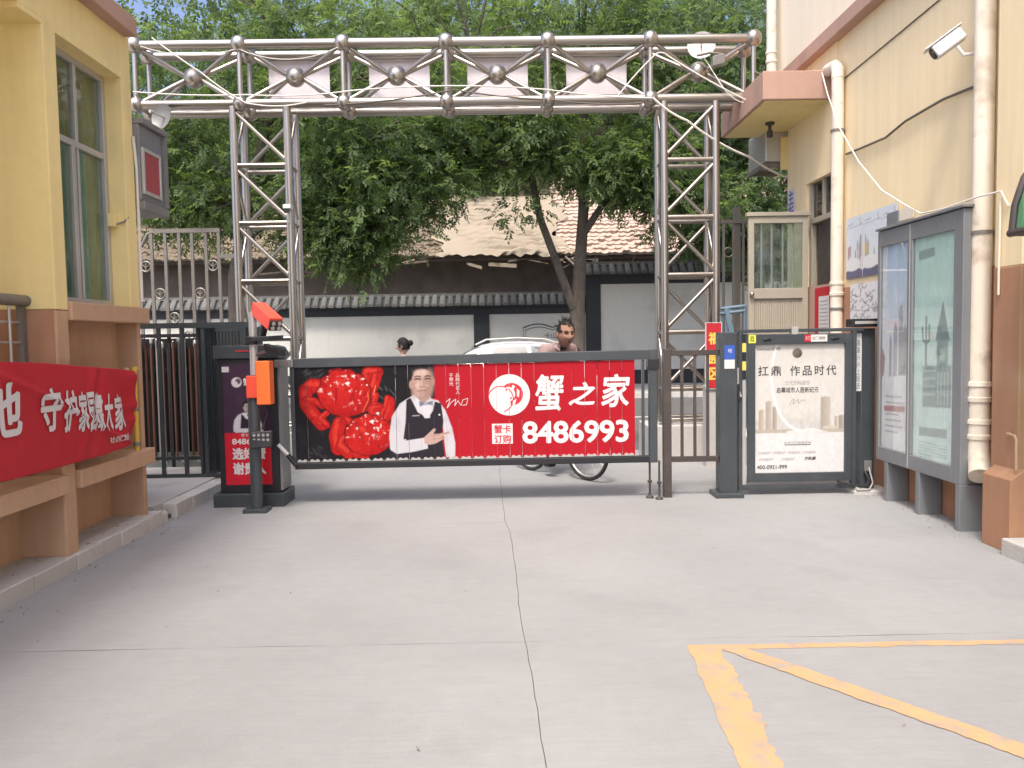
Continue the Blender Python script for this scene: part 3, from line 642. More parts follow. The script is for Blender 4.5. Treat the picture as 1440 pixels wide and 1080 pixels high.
for k in range(16):            # torn bits and sticks hanging from the eave
    x = random.uniform(-6,3); L = random.uniform(.15,.5)
    MB().obox((x,26.6,4.15-random.uniform(0,.2)), ((1,0,random.uniform(-.4,.4)),(0,1,.2),(0,0,1)), (L,.05,random.uniform(.015,.06))).build('loose_board', random.choice(['dark_wall','tile_old','tarp']), hs)
T('hanging_stick', 'tarp', hs, [(2.15,26.5,4.2),(3.1,26.5,3.3)], .035, 6)
for (x,a) in ((1.6,.4),(2.3,.6),(3.6,.5)): T('loose_wire', 'black', hs, catenary((x,26.55,4.25),(x+.9,26.55,4.22),a), .014, 5)

# ============================================================ TREES
def leaves_mesh(name, centers, radii, n_sprays, leaf, tone0, seed, droop=.5, per=9, flat=.75):
    r = np.random.default_rng(seed); k = len(centers)
    w = radii**2; w = w/w.sum(); ci = r.choice(k, n_sprays, p=w)
    d = r.normal(0, 1, (n_sprays,3)); d /= np.linalg.norm(d, axis=1)[:,None]
    rad = r.random(n_sprays)**.42
    p = centers[ci] + d*(radii[ci]*rad)[:,None]*np.array([1,1,flat])
    ax = d + r.normal(0, .45, d.shape); ax[:,2] -= droop; ax /= np.linalg.norm(ax, axis=1)[:,None]
    up = np.array([0,0,1.]) + r.normal(0, .45, d.shape); sd2 = np.cross(ax, up); sd2 /= np.linalg.norm(sd2, axis=1)[:,None]+1e-9
    nm = np.cross(sd2, ax)
    ct = r.normal(0, .27, k)
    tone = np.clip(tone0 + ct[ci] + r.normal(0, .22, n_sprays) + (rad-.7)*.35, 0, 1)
    sc = leaf*r.uniform(.6,1.4,n_sprays)
    V=[]; TN=[]
    for j in range(per):
        t = (j//2+.6)/(per/2); s = 0 if j == per-1 else (1 if j%2 else -1)
        base = p + ax*(t*sc*2.4)[:,None]
        dr = ax*(.55 if s else 1.) + sd2*s*.9 + r.normal(0,.18,ax.shape); dr[:,2] -= .15; dr /= np.linalg.norm(dr,axis=1)[:,None]
        wd = np.cross(dr, nm); wd /= np.linalg.norm(wd,axis=1)[:,None]+1e-9
        L = sc[:,None]*r.uniform(.8,1.2,(n_sprays,1)); fold = nm*(L*.10)
        V.append(np.stack([base, base+dr*L*.5+wd*L*.23+fold, base+dr*L-nm*L*.08, base+dr*L*.5-wd*L*.23+fold], 1)); TN.append(np.repeat(np.clip(tone+r.normal(0,.07,n_sprays),0,1), 4))
    V = np.concatenate(V).reshape(-1,3); TN = np.concatenate(TN); nq = len(V)//4
    me = bpy.data.meshes.new(name); me.vertices.add(len(V)); me.vertices.foreach_set('co', V.astype(np.float32).ravel())
    tri = (np.arange(nq)[:,None]*4 + np.array([0,1,2,0,2,3])).ravel().astype(np.int32)
    me.loops.add(len(tri)); me.loops.foreach_set('vertex_index', tri); me.polygons.add(nq*2); me.polygons.foreach_set('loop_start', np.arange(0, nq*6, 3, dtype=np.int32))
    me.update(calc_edges=True); at = me.attributes.new('tone', 'FLOAT', 'POINT'); at.data.foreach_set('value', TN.astype(np.float32))
    return me
def clump_cloud(blobs, seed, rmin=.35, rmax=.75):
    """scatter leaf clumps over the outer part of several rough ellipsoids: (centre, radii, number)"""
    r = np.random.default_rng(seed); C=[]; Rr=[]
    for (c, rr, n) in blobs:
        d = r.normal(0,1,(n,3)); d /= np.linalg.norm(d,axis=1)[:,None]
        q = r.random(n)**.5
        C.append(np.array(c)+d*q[:,None]*np.array(rr)); Rr.append(r.uniform(rmin,rmax,n))
    return np.concatenate(C), np.concatenate(Rr)
def tree(name, label, trunk, limbs, blobs, sprays, leaf, mt, tone, seed, group, rr=(.35,.75), twigs=70):
    t = thing(name, label, 'tree', trunk[0][0], group)
    mb = MB(); mb.tube([q[0] for q in trunk], [q[1] for q in trunk], 10)
    tips = [q[0] for q in trunk[2:]]
    for L in limbs: mb.tube([q[0] for q in L], [q[1] for q in L], 8); tips += [q[0] for q in L[1:]]
    C, Rr = clump_cloud(blobs, seed, *rr); rg = random.Random(seed)
    for i in rg.sample(range(len(C)), min(twigs, len(C))):
        c = Vector(C[i]); a = min(tips, key=lambda q: (Vector(q)-c).length + (3 if q[2] > c.z+.3 else 0)); a = Vector(a)
        m1 = a.lerp(c,.5)+Vector((rg.gauss(0,.12),rg.gauss(0,.12),rg.gauss(.1,.1))); mb.tube([a,m1,c], [.035,.024,.008], 5)
    mb.build('trunk', 'bark', t, True)
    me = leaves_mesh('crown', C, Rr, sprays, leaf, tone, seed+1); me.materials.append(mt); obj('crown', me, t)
    return t
LM = leaf_mat('ash_leaf', (.060,.095,.046), (.175,.24,.11), .52); LP = leaf_mat('pale_leaf', (.058,.095,.048), (.15,.215,.11)); LY = leaf_mat('sunlit_leaf', (.075,.118,.058), (.21,.28,.14), .5)  # sunlit_leaf: paler greens put the sunshine on the far crowns into their colour
V3 = lambda *a: a
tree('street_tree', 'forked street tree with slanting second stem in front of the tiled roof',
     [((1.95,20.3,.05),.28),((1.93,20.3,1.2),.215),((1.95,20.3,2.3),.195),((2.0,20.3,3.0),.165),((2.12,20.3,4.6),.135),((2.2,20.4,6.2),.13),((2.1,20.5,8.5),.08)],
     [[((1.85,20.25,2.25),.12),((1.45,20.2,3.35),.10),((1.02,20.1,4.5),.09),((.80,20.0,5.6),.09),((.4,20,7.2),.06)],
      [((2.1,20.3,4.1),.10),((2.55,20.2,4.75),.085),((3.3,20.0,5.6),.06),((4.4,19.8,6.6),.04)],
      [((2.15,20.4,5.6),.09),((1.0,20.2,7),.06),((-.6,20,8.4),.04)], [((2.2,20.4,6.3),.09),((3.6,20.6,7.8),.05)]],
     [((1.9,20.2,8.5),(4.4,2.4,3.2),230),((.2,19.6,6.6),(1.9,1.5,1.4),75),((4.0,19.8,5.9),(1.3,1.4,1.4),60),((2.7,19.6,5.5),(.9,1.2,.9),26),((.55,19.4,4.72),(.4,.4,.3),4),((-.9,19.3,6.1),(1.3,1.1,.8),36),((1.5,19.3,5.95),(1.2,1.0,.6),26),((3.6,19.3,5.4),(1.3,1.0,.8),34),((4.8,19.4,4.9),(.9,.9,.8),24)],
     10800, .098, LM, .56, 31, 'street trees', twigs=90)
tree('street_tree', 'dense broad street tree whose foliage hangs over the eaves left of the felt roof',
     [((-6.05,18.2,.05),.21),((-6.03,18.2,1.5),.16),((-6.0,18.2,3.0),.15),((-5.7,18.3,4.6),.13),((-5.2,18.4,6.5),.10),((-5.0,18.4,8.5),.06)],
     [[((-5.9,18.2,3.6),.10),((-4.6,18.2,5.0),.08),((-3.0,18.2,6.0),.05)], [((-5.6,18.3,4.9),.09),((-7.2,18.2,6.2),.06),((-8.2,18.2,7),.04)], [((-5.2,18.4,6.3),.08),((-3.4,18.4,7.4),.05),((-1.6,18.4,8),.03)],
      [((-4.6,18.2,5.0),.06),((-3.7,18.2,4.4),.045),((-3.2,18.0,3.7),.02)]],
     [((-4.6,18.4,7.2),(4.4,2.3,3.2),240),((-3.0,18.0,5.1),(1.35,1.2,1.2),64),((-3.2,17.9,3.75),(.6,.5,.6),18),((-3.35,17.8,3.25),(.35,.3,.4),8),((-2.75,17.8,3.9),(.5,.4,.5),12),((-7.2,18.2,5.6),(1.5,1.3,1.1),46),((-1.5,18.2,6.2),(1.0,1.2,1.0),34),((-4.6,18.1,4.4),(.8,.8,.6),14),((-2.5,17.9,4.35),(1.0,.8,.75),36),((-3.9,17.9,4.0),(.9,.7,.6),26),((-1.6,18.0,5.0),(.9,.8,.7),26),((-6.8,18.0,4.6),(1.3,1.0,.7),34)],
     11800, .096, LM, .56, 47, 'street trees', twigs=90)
tree('street_tree', 'light green street tree behind the entrance canopy and arch column',
     [((6.9,21.5,.05),.22),((6.9,21.5,2),.18),((6.8,21.5,4),.15),((6.7,21.5,7),.08)],
     [[((6.85,21.5,3.4),.09),((5.6,21.4,5),.06),((4.9,21.3,6.0),.03)], [((6.8,21.5,4.2),.09),((8,21.5,6),.05)]],
     [((6.6,21.4,7.0),(3.0,2.0,3.6),170),((7.2,21.0,4.3),(1.9,1.4,1.0),60),((4.9,21,4.7),(.9,.9,.9),20),((6.2,20.8,4.4),(1.6,1.0,.8),34)],
     8500, .098, LP, .50, 59, 'street trees')
for (x, y, zt, rx, rz, s, mt, tn, lb) in ((-8.5,32,10.2,5.8,5.4,9500,LY,.62,'tall sunlit tree behind the old house rising over the arch end by the gatehouse'),
        (-1.5,33,10.8,5.6,5.2,9500,LY,.55,'tall leafy tree behind the felt patch of the old roof'), (6.5,33,10.4,5.6,5.6,9500,LP,.45,'tall dark tree behind the red tiles of the old roof'),
        (-5,42,14.0,6.5,5.5,5500,LY,.6,'tall pale tree far behind the old house showing above the lilac panels'),(4,42,14.5,6.5,5.5,5500,LY,.55,'tall pale tree far behind the old house between two nearer crowns'),(12,41,14,6,5.5,4500,LP,.5,'tall tree far behind the old house beyond the white dish'),
        (14.5,33,9.0,5.0,5.0,4000,LP,.45,'tall tree behind the old house near the apartment block'), (-21,27.5,7,4.5,4.5,3000,LP,.5,'leafy tree behind the street wall well beyond the gatehouse'), (-29,29,8,5,5,3000,LP,.5,'leafy tree behind the far end of the street wall'), (21,29,8.5,5.5,5.5,3000,LP,.5,'leafy tree beyond the end of the old house past the apartment block'),
        (-15,31,8,4.5,5,3500,LY,.5,'rounded tree behind the old house far beyond the iron gate')):
    tree('background_tree', lb, [((x,y,0),.35),((x,y,3),.3),((x+.2,y,6),.22),((x,y,zt),.12)],
         [[((x,y,5),.15),((x-2,y,zt-1),.06)], [((x,y,5.5),.15),((x+2.3,y,zt),.06)]],
         [((x,y,zt),(rx,2.6,rz),190),((x,y-1,zt-rz*.6),(rx*.7,2,1.8),60)], s, .17, mt, tn, int(70+x), 'trees behind the old house', (.6,1.2), 30)
# ============================================================ STAINLESS STEEL ARCH
ar = thing('entrance_arch', 'stainless steel truss arch with ball joints spanning the driveway', 'arch', (-.3,9.7,0))
NX = [-4.2,-2.99,-1.79,-.59,.60,1.80,3.01]; YF, YB, ZT, ZB = 9.5, 9.88, 4.97, 4.29
for yy in (YF,YB):
    for z in (ZT,ZB): rod('chord', 'steel', ar, (-4.2,yy,z), (3.01,yy,z), .054, 20)
ball = None
def ball_at(p, r):
    global ball
    if ball is None:
        o = MB().sphere((0,0,0), 1, 24, 14).build('ball_joint', 'steel', ar, 'all'); ball = o.data
    else:
        o = bpy.data.objects.new('ball_joint', ball); col.objects.link(o); attach(o, ar)
    o.location = p; o.scale = (r,r,r)
for x in NX:
    for yy in (YF,YB):
        ball_at((x,yy,ZT), .100); ball_at((x,yy,ZB), .094); rod('strut', 'steel', ar, (x,yy,ZB), (x,yy,ZT), .030)
    rod('strut', 'steel', ar, (x,YF,ZT), (x,YB,ZT), .03); rod('strut', 'steel', ar, (x,YF,ZB), (x,YB,ZB), .03)
for a, b in zip(NX[:-1], NX[1:]):
    c = ((a+b)/2, (YF+YB)/2, (ZT+ZB)/2+.02); ball_at(c, .118)
    for x in (a,b):
        for yy in (YF,YB):
            for z in (ZT,ZB):
                rod('brace', 'steel', ar, (x,yy,z), (c[0]+(.06 if x > c[0] else -.06), c[1], c[2]), .026)
zr = [4.25,3.58,2.91,2.23,1.55,.87,.50]
for (x0,x1) in ((-3.085,-2.46),(1.955,2.565)):
    for x in (x0,x1):
        for yy in (YF,YB): rod('column_post', 'steel', ar, (x,yy,.45), (x,yy,4.25), .047, 16)
    for k, z in enumerate(zr[1:]):
        for yy in (YF,YB): rod('rung', 'steel', ar, (x0,yy,z), (x1,yy,z), .030)
        for x in (x0,x1): rod('rung', 'steel', ar, (x,YF,z), (x,YB,z), .022)
    for k in range(5):
        zt, zb = zr[k], zr[k+1]
        a, b = (x0, x1) if (k + (x0 > 0)) % 2 == 0 else (x1, x0)
        if x0 < 0: a, b = x0, x1
        else: a, b = (x1, x0) if k != 2 else (x0, x1)
        rod('diagonal', 'steel', ar, (a,YF,zt-.03), (b,YF,zb+.03), .024); rod('diagonal', 'steel', ar, (b,YB,zt-.03), (a,YB,zb+.03), .024)
        for x in (x0,x1): rod('diagonal', 'steel', ar, (x,YF if k%2 else YB,zt-.03), (x,YB if k%2 else YF,zb+.03), .018)
    for x in (x0,x1):
        for yy in (YF,YB): MB().lathe((x,yy,.44), (0,0,1), [(0,.09),(.015,.09),(.02,.06),(.06,.055)], 14).build('foot', 'steel', ar, True)
for i, cx in enumerate((-2.41,-1.19,.01,1.22)):
    o = B('hanging_panel', 'lilac', None, (cx-.37,cx+.37,9.945,9.955,4.345,4.93))
    lab = ['blank faded lilac panel hung on the arch beside the kiosk-side column', 'blank faded lilac panel on the arch, second along from the gatehouse', 'blank faded lilac panel on the arch, third along from the gatehouse', 'blank faded lilac panel on the arch next to the canopy-side column'][i]
    tag(o, lab, 'panel', 'panels hung on the arch')
for (x0,x1,lb) in ((-3.35,-2.2,'low concrete plinth under the arch column by the barrier kiosk'),(1.72,2.80,'low concrete plinth under the arch column by the red sign')):
    o = MB().box(x0,x1,9.36,10.02,-.02,.445).build('column_plinth', 'pavement', None, bevel=.012); tag(o, lb, 'plinth')
# dish antennas, lamp and cables on the arch
def dish(label, c, n, r):
    t = thing('dish_antenna', label, 'antenna', c); n = Vector(n).normalized(); c = Vector(c)
    MB().lathe(c, n, [(-.045,.0),(-.042,r*.3),(-.03,r*.7),(0,r),(.006,r),(-.024,r*.7),(-.036,r*.3),(-.038,0)], 28).build('reflector', 'white' if c.x > 0 else 'grey_metal', t, True)
    MB().tube([c-n*.035, c+n*.13], .012).build('feed_arm', 'alu', t, True); MB().lathe(c+n*.13, n, [(0,.02),(.03,.02),(.03,0)], 10).build('feed_horn', 'alu', t, True)
    MB().tube([c-n*.04, c-n*.12], .02).build('mount', 'grey_iron', t, True); return t
dish('round white dish antenna clamped behind the top chord of the arch', (2.45,9.70,4.97), (-.25,-1,.1), .165)
dish('grey round dish antenna under the end of the arch above the display box', (-3.86,9.36,4.12), (-.42,-.9,.12), .15)
fl = thing('flood_lamp', 'small dusty flood lamp clamped to the arch below the white dish', 'lamp', (2.55,9.5,4.7))
MB().obox((2.60,9.52,4.72), ((1,.2,.3),(0,1,0),(0,0,1)), (.08,.06,.06)).build('lamp_housing', 'grey_metal', fl, bevel=.01); T('lamp_clamp', 'grey_iron', fl, [(2.35,9.5,4.78),(2.5,9.5,4.81),(2.64,9.5,4.79)], .016)
def cable(label, pts, r=.008, m='wire_white'):
    out = []
    for a, b, s in pts: out += catenary(a, b, s, 10)[(1 if out else 0):]
    o = T('overhead_cable', m, None, out, r, 6); tag(o, label, 'cable'); return o
cable('white cable looped along the lower chord of the arch', [((-4.2,9.42,4.42),(-2.9,9.42,4.37),.02),((-2.9,9.42,4.37),(-1.7,9.42,4.40),.03),((-1.7,9.42,4.40),(.6,9.41,4.38),-.05),((.6,9.41,4.38),(1.8,9.41,4.27),.02)])
cable('dark cable crossing the lower chord in the middle of the arch', [((-2.0,9.43,4.24),(-.5,9.43,4.40),.03),((-.5,9.43,4.40),(.62,9.42,4.27),.02),((.62,9.42,4.27),(1.7,9.42,4.22),.03)], .009, 'wire_dark')
cable('thin white wire running diagonally down the arch end near the gatehouse', [((-3.95,9.40,5.02),(-3.4,9.40,4.62),.01),((-3.4,9.40,4.62),(-2.9,9.40,4.27),.02),((-2.9,9.40,4.27),(-2.2,9.40,4.27),.04)])
cable('thick white cable drooping from the arch to the wall under the canopy', [((1.8,9.38,4.27),(2.2,9.38,4.0),.03),((2.2,9.38,4.0),(3.0,9.6,3.62),.04),((3.0,9.6,3.62),(3.58,10.02,3.46),.02)], .013)
cable('thin wire looping from the upper chord beside the white dish', [((1.4,9.45,4.30),(1.85,9.45,4.78),-.02),((1.85,9.45,4.78),(2.0,9.45,4.76),-.03),((2.0,9.45,4.76),(2.95,9.3,4.16),.02)])
cable('thin white wire hanging from the white dish to the lower chord', [((2.45,9.6,4.8),(2.62,9.42,4.40),.0),((2.62,9.42,4.40),(2.9,9.4,4.2),.05)], .006)
cable('thin wire drooping between the ball joints at the top of the arch', [((-4.1,9.44,4.94),(-2.99,9.44,4.90),.09),((-2.99,9.44,4.90),(-1.79,9.44,4.92),.14)], .005)
cable('white wire loop hanging off the gatehouse end of the arch', [((-4.2,9.3,4.9),(-4.05,8.6,4.35),.1),((-4.05,8.6,4.35),(-3.3,7.2,3.45),.05)], .006)
cable('thin wire running from the arch end onto the canopy', [((3.0,9.5,4.6),(3.35,9.2,4.42),.04)], .012, 'wire_dark')
# small bullet camera on the column
sc = thing('column_camera', 'tiny black and white camera fixed on the arch column post', 'camera', (-2.46,9.43,3.05)); B('camera_body', 'white', sc, (-2.50,-2.41,9.34,9.46,3.05,3.10), bevel=.006); B('lens', 'black', sc, (-2.485,-2.425,9.332,9.345,3.0,3.05)); T('bracket', 'alu', sc, [(-2.46,9.44,3.04),(-2.46,9.44,2.9)], .012)

# ============================================================ BARRIER with printed slats
ba = thing('barrier_gate', 'charcoal advertising barrier with red printed slats closed across the driveway', 'barrier', (0,7.3,0))
XL, XR, NS = -1.905, 1.22, 27; SW = (XR-XL)/NS; ZS0, ZS1, YS = .415, 1.268, 7.30
tilt = lambda x: .0075*(x-XL)
MB().obox((-.245,7.315,1.325), ((1,0,.0085),(0,1,0),(0,0,1)), (1.68,.03,.044)).build('top_rail', 'dark', ba, bevel=.006)
MB().obox((-.245,7.315,.368), ((1,0,.002),(0,1,0),(0,0,1)), (1.67,.03,.030)).build('bottom_rail', 'black', ba, bevel=.006)
B('end_bar', 'dark', ba, (-1.94,-1.91,7.30,7.33,.40,1.29)); B('end_bar', 'dark', ba, (1.285,1.31,7.30,7.33,.40,1.29))
B('end_post', 'dark', ba, (1.35,1.425,7.28,7.35,.34,1.385), bevel=.006); B('end_post_cap', 'black', ba, (1.335,1.44,7.27,7.36,1.20,1.30), bevel=.006)
for x in (1.36,1.435):
    MB().lathe((x,7.29+(.05 if x < 1.4 else -.02),0), (0,0,1), [(0,.038),(.012,.036),(.03,.012),(.14,.010),(.145,.022),(.165,.022),(.17,.010),(.36,.010)], 12).build('support_foot', 'brown_iron', ba, True)
B('pivot_arm', 'grey_metal', ba, (-2.07,-1.90,7.27,7.31,1.275,1.345), bevel=.005)
for x in (-2.03,-1.96): MB().lathe((x,7.269,1.31), (0,-1,0), [(0,.011),(.008,.011),(.008,0)], 8).build('bolt', 'steel', ba, True)
T('gas_strut', 'white', ba, [(-2.06,7.28,.57),(-1.97,7.28,.47)], .018, 10); T('gas_strut', 'black', ba, [(-1.975,7.28,.475),(-1.90,7.28,.375)], .022, 10)
# --- the printed picture: boiled crabs on black, a man in a dark vest, then red
ox, oy = 67, 190
cv = Canvas(SW/ (3.125/2468)*13, 675, 13*24, 176, (.012,.011,.013)); Z_ = lambda pts: [(a-ox, b-oy) for a, b in pts]
nz = cv.noise(.02, 1); cv.blend((nz-.55)*.5, (.06,.06,.065))
for k in range(14):    # ferny pattern in the dark corners
    x = 130+random.random()*130; yy = 215+random.random()*60; cv.line(Z_([(x,yy),(x+30,yy-18)]), 4, (.07,.07,.075))
    x = 110+random.random()*160; yy = 760+random.random()*90; cv.line(Z_([(x,yy),(x+26,yy+18)]), 4, (.06,.06,.065))
    x = 660+random.random()*140; yy = 330+random.random()*90; cv.line(Z_([(x,yy),(x+16,yy+20)]), 5, (.08,.08,.085))
RD = (.40,.013,.011); RB = (.46,.015,.013); RK = (.26,.008,.008)
def shell(cx, cy, rx, ry, rot):
    """carapace: scalloped outline, dark rim, domed shading and broken gloss"""
    ca, sa = math.cos(rot), math.sin(rot); pts = []
    for k in range(44):
        t = 2*math.pi*k/44; q = 1+.045*math.sin(t*11)*(1 if math.sin(t) < .35 else .3)-.06*max(0,math.sin(t))**3
        x, y = rx*q*math.cos(t), ry*q*math.sin(t); pts.append((cx+x*ca-y*sa-ox, cy+x*sa+y*ca-oy))
    cv.poly([(x+(x-cx+ox)*.05, y+(y-cy+oy)*.05) for x, y in pts], (.10,.004,.004), 3.)
    m = cv.poly(pts, RB, 2.)
    u = ((cv.X-cx+ox)*ca+(cv.Y-cy+oy)*sa)/rx; w = (-(cv.X-cx+ox)*sa+(cv.Y-cy+oy)*ca)/ry
    cv.blend(m*np.clip(w*.55+u*.25-.05,0,.8), (.25,.004,.006)); cv.blend(m*np.clip(.35-np.hypot(u+.25,w+.35),0,1)*1.2, (.62,.06,.04))
    g = cv.noise(.03, int(cx)); cv.blend(m*np.clip((np.hypot(u,w)-.62)*2.2,0,1)*(g > .48), (.33,.008,.008))
    g2 = cv.noise(.045, int(cy)+3); cv.blend(m*np.clip((g2-.63)*9,0,1)*np.clip(.7-w,0,1), (.86,.60,.56))
    for sx in (-.32,.30): cv.ell(cx+sx*rx*ca-ox, cy+sx*rx*sa+.05*ry-oy, rx*.05, ry*.32, (.30,.006,.008), rot+sx*.7, 4.)
def limb(pts, w, c=RD):
    P_ = Z_(pts); cv.line(P_, w*1.12, (.16,.005,.006)); cv.line(P_, w, c); cv.line([(x-w*.12, y-w*.16) for x, y in P_], w*.35, (.52,.035,.026))
for p, w in (([(300,330),(200,320),(150,360)],95),([(150,370),(150,450),(205,530),(260,600)],88),([(270,470),(215,430),(150,420)],44),([(300,520),(250,560),(300,610)],40),([(430,240),(400,215),(340,225)],34),
             ([(580,320),(610,230),(670,235)],85),([(600,400),(645,330),(665,270)],70),([(570,470),(640,455),(660,400)],40),([(560,500),(650,470),(740,500)],44)): limb(p, w)
shell(430,385,190,172,.22)
for p, w in (([(480,600),(420,560),(370,600)],50),([(390,600),(360,690),(375,780)],95),([(420,720),(400,770),(450,815)],85),([(470,770),(500,830),(580,835)],44),([(640,560),(620,500),(680,490)],50),([(700,600),(750,520),(755,450)],75),([(690,560),(730,470),(740,420)],36)): limb(p, w)
shell(600,692,172,150,-.12)
n1 = cv.noise(.05, 3); red = (cv.img[...,0] > .15); cv.blend(np.where(red, np.clip((n1-.56)*4,0,.55), 0), (.22,.005,.006))
for (x,yy,r_) in ((455,315,20),(500,262,15),(470,368,9),(320,385,10),(625,595,19),(668,535,14),(640,640,8),(515,640,10)):
    cv.poly(Z_([(x-r_,yy-r_*.3),(x+r_*.2,yy-r_*.9),(x+r_,yy-r_*.4),(x+r_*.3,yy),(x+r_*.6,yy+r_*.8),(x-r_*.1,yy+r_*.3)]), (.84,.70,.68), 2.)
cv.line(Z_([(600,380),(605,430),(560,520)]), 5, (.62,.16,.05)); cv.line(Z_([(658,330),(640,400)]), 5, (.74,.28,.09))
cv.poly(Z_([(1085,180),(1300,180),(1300,880),(1085,880)]), (.35,.009,.018))
cv.line(Z_([(815,190),(860,235),(895,300),(918,380)]), 5, (.35,.33,.33))
cv.poly(Z_([(1040,860),(1130,860),(1140,400),(1088,400),(1088,200),(1050,200)]), (.35,.009,.018)); cv.poly(Z_([(800,190),(1085,190),(1085,430),(1040,430),(900,450),(830,340)]), (.012,.011,.013))
SH = (.50,.49,.52); SK = (.44,.30,.255); VS = (.022,.019,.026)
cv.poly(Z_([(905,420),(830,465),(770,560),(748,700),(752,790),(790,822),(900,820),(1020,790),(1030,740),(1010,715),(870,735),(900,600),(1000,600),(1120,560),(1140,620),(1150,760),(1160,860),(1222,860),(1225,760),(1205,650),(1160,520),(1110,450),(1040,430),(960,400)]), SH, 1.5)
sl = cv.noise(.02, 8); cv.blend(np.where((cv.img[...,2] > .5) & (sl > .52), (sl-.52)*4, 0), (.42,.41,.45))
cv.poly(Z_([(905,425),(950,560),(1040,575),(1070,470),(1050,410),(930,400)]), (.54,.53,.56), 1.5)
cv.poly(Z_([(880,440),(910,425),(960,530),(1035,575),(1070,520),(1085,455),(1130,470),(1145,600),(1130,700),(1150,860),(750,868),(755,815),(900,822),(1030,795),(1015,715),(850,725),(870,600)]), VS, 1.5)
cv.poly(Z_([(755,800),(800,830),(930,815),(1028,795),(1022,740),(1000,720),(860,738),(830,700),(760,690)]), SH, 1.5)
cv.poly(Z_([(1035,520),(1000,520),(960,500),(1010,575),(1050,572)]), (.54,.53,.56), 1.5)
cv.poly(Z_([(930,375),(1040,375),(1050,430),(1000,470),(940,410)]), (.33,.22,.19), 2)
cv.ell(998-ox,318-oy,78,112,SK,.06,1.5,.35,(-.6,-.2)); cv.ell(915-ox,330-oy,14,32,(.36,.23,.20),0,1.5); cv.ell(1076-ox,310-oy,10,30,(.36,.23,.20),0,1.5)
cv.poly(Z_([(905,300),(915,215),(960,188),(1060,188),(1082,230),(1082,290),(1068,250),(1020,222),(950,232),(925,260),(918,300)]), (.02,.018,.02), 2)
cv.ell(1046-ox,330-oy,34,100,(.30,.19,.155),.06,6.); cv.ell(935-ox,350-oy,16,70,(.34,.22,.185),.06,6.); cv.ell(990-ox,245-oy,45,22,(.52,.37,.32),0,6.); cv.ell(960-ox,338-oy,16,14,(.52,.36,.31),0,4.); cv.ell(1030-ox,338-oy,12,12,(.42,.28,.24),0,4.)
for x0 in (938,1010): cv.poly(Z_([(x0,274),(x0+24,264),(x0+52,270),(x0+50,277),(x0+24,272),(x0+2,280)]), (.03,.022,.02)); cv.ell(x0+26-ox,290-oy,24,11,(.27,.165,.14),0,4.); cv.line(Z_([(x0+6,293),(x0+24,288),(x0+46,292)]), 8, (.035,.025,.022)); cv.line(Z_([(x0+10,299),(x0+42,299)]), 3, (.40,.30,.26))
cv.line(Z_([(1000,285),(1006,330)]), 8, (.31,.19,.16)); cv.line(Z_([(978,345),(992,350),(1010,344)]), 6, (.22,.12,.10)); cv.line(Z_([(962,377),(990,373),(1022,376)]), 6, (.20,.075,.07)); cv.line(Z_([(968,383),(1016,382)]), 5, (.42,.19,.17)); cv.line(Z_([(975,393),(1010,392)]), 4, (.28,.18,.15)); cv.line(Z_([(950,350),(955,380)]), 3, (.32,.20,.17)); cv.line(Z_([(1034,350),(1030,380)]), 3, (.25,.15,.13))
cv.poly(Z_([(970,450),(1018,462),(1070,448),(1070,482),(1018,475),(975,490)]), (.16,.17,.22), 1.5); cv.ell(1018-ox,468-oy,13,14,(.28,.29,.33),0,1.5)
cv.poly(Z_([(1000,715),(1040,680),(1075,648),(1088,660),(1068,690),(1110,690),(1185,672),(1190,688),(1120,715),(1170,715),(1130,735),(1085,760),(1040,768),(1005,760)]), SK, 1.5)
cv.line(Z_([(1050,705),(1180,682)]), 4, (.28,.17,.14)); cv.line(Z_([(1060,728),(1150,722)]), 4, (.28,.17,.14)); cv.line(Z_([(920,556),(970,554)]), 5, (.45,.42,.45)); cv.ell(1116-ox,552-oy,6,6,(.6,.6,.65))
slat_cuts = [XL+SW*k for k in range(NS+1)]
for k in range(NS):
    gp_ = .0006+.0022*(random.random() < .22); x0, x1 = XL+SW*k+gp_, XL+SW*(k+1)-gp_; dz = tilt(x0)
    s = MB().box(x0, x1, YS, YS+.010, ZS0-.01+dz*.3, ZS1+dz).build('slat', 'red' if k > 12 else 'black', ba)
    if k <= 12:
        sub = cv.img[:, k*24:(k+1)*24+ (1 if k < 12 else 0)]
        picture('printed_strip', sub, s, (x0, YS-.0008, ZS0+dz*.3), x1-x0, ZS1-ZS0+dz*.7)
    c = MB(); xm = (x0+x1)/2
    for q in (-.032,.026): c.box(xm+q-.013, xm+q+.013, YS-.008, YS+.02, ZS1+dz+.002, ZS1+dz+.017)
    c.build('slat_clip', 'white', s)
    c = MB().prism([(-.046,0),(-.040,.020),(-.02,.026),(-.012,.016),(.012,.016),(.02,.026),(.040,.020),(.046,0)], (xm,YS-.008,ZS0-.014+dz*.3), (1,0,0),(0,0,1),(0,.02,0)); c.build('slat_hook', 'alu', s)
px2 = lambda px: XL+(px-413)*(XR-XL)/480
pz2 = lambda px, py: ZS1+tilt(px2(px)) - (py-(517-(px-415)*.0188))*.855/131
def on_slats(body, m, x0, y0, x1, y1, **kw):
    return lettering(body, m, ba, (px2(x0), YS-.0018-kw.pop('lift',0), pz2(x0,y1)), px2(x1)-px2(x0), pz2(x0,y0)-pz2(x0,y1), cuts=slat_cuts, gap=.0026, **kw)
on_slats('蟹', 'ink_white', 752, 528, 793, 580, bold=.022, shear=.12); on_slats('之', 'ink_white', 799, 539, 837, 572, bold=.03, shear=.2); on_slats('家', 'ink_white', 845, 528, 886, 575, bold=.024, shear=.12)
on_slats('8486993', 'ink_white', 733, 594, 884, 626, bold=.028, spacing=.97)
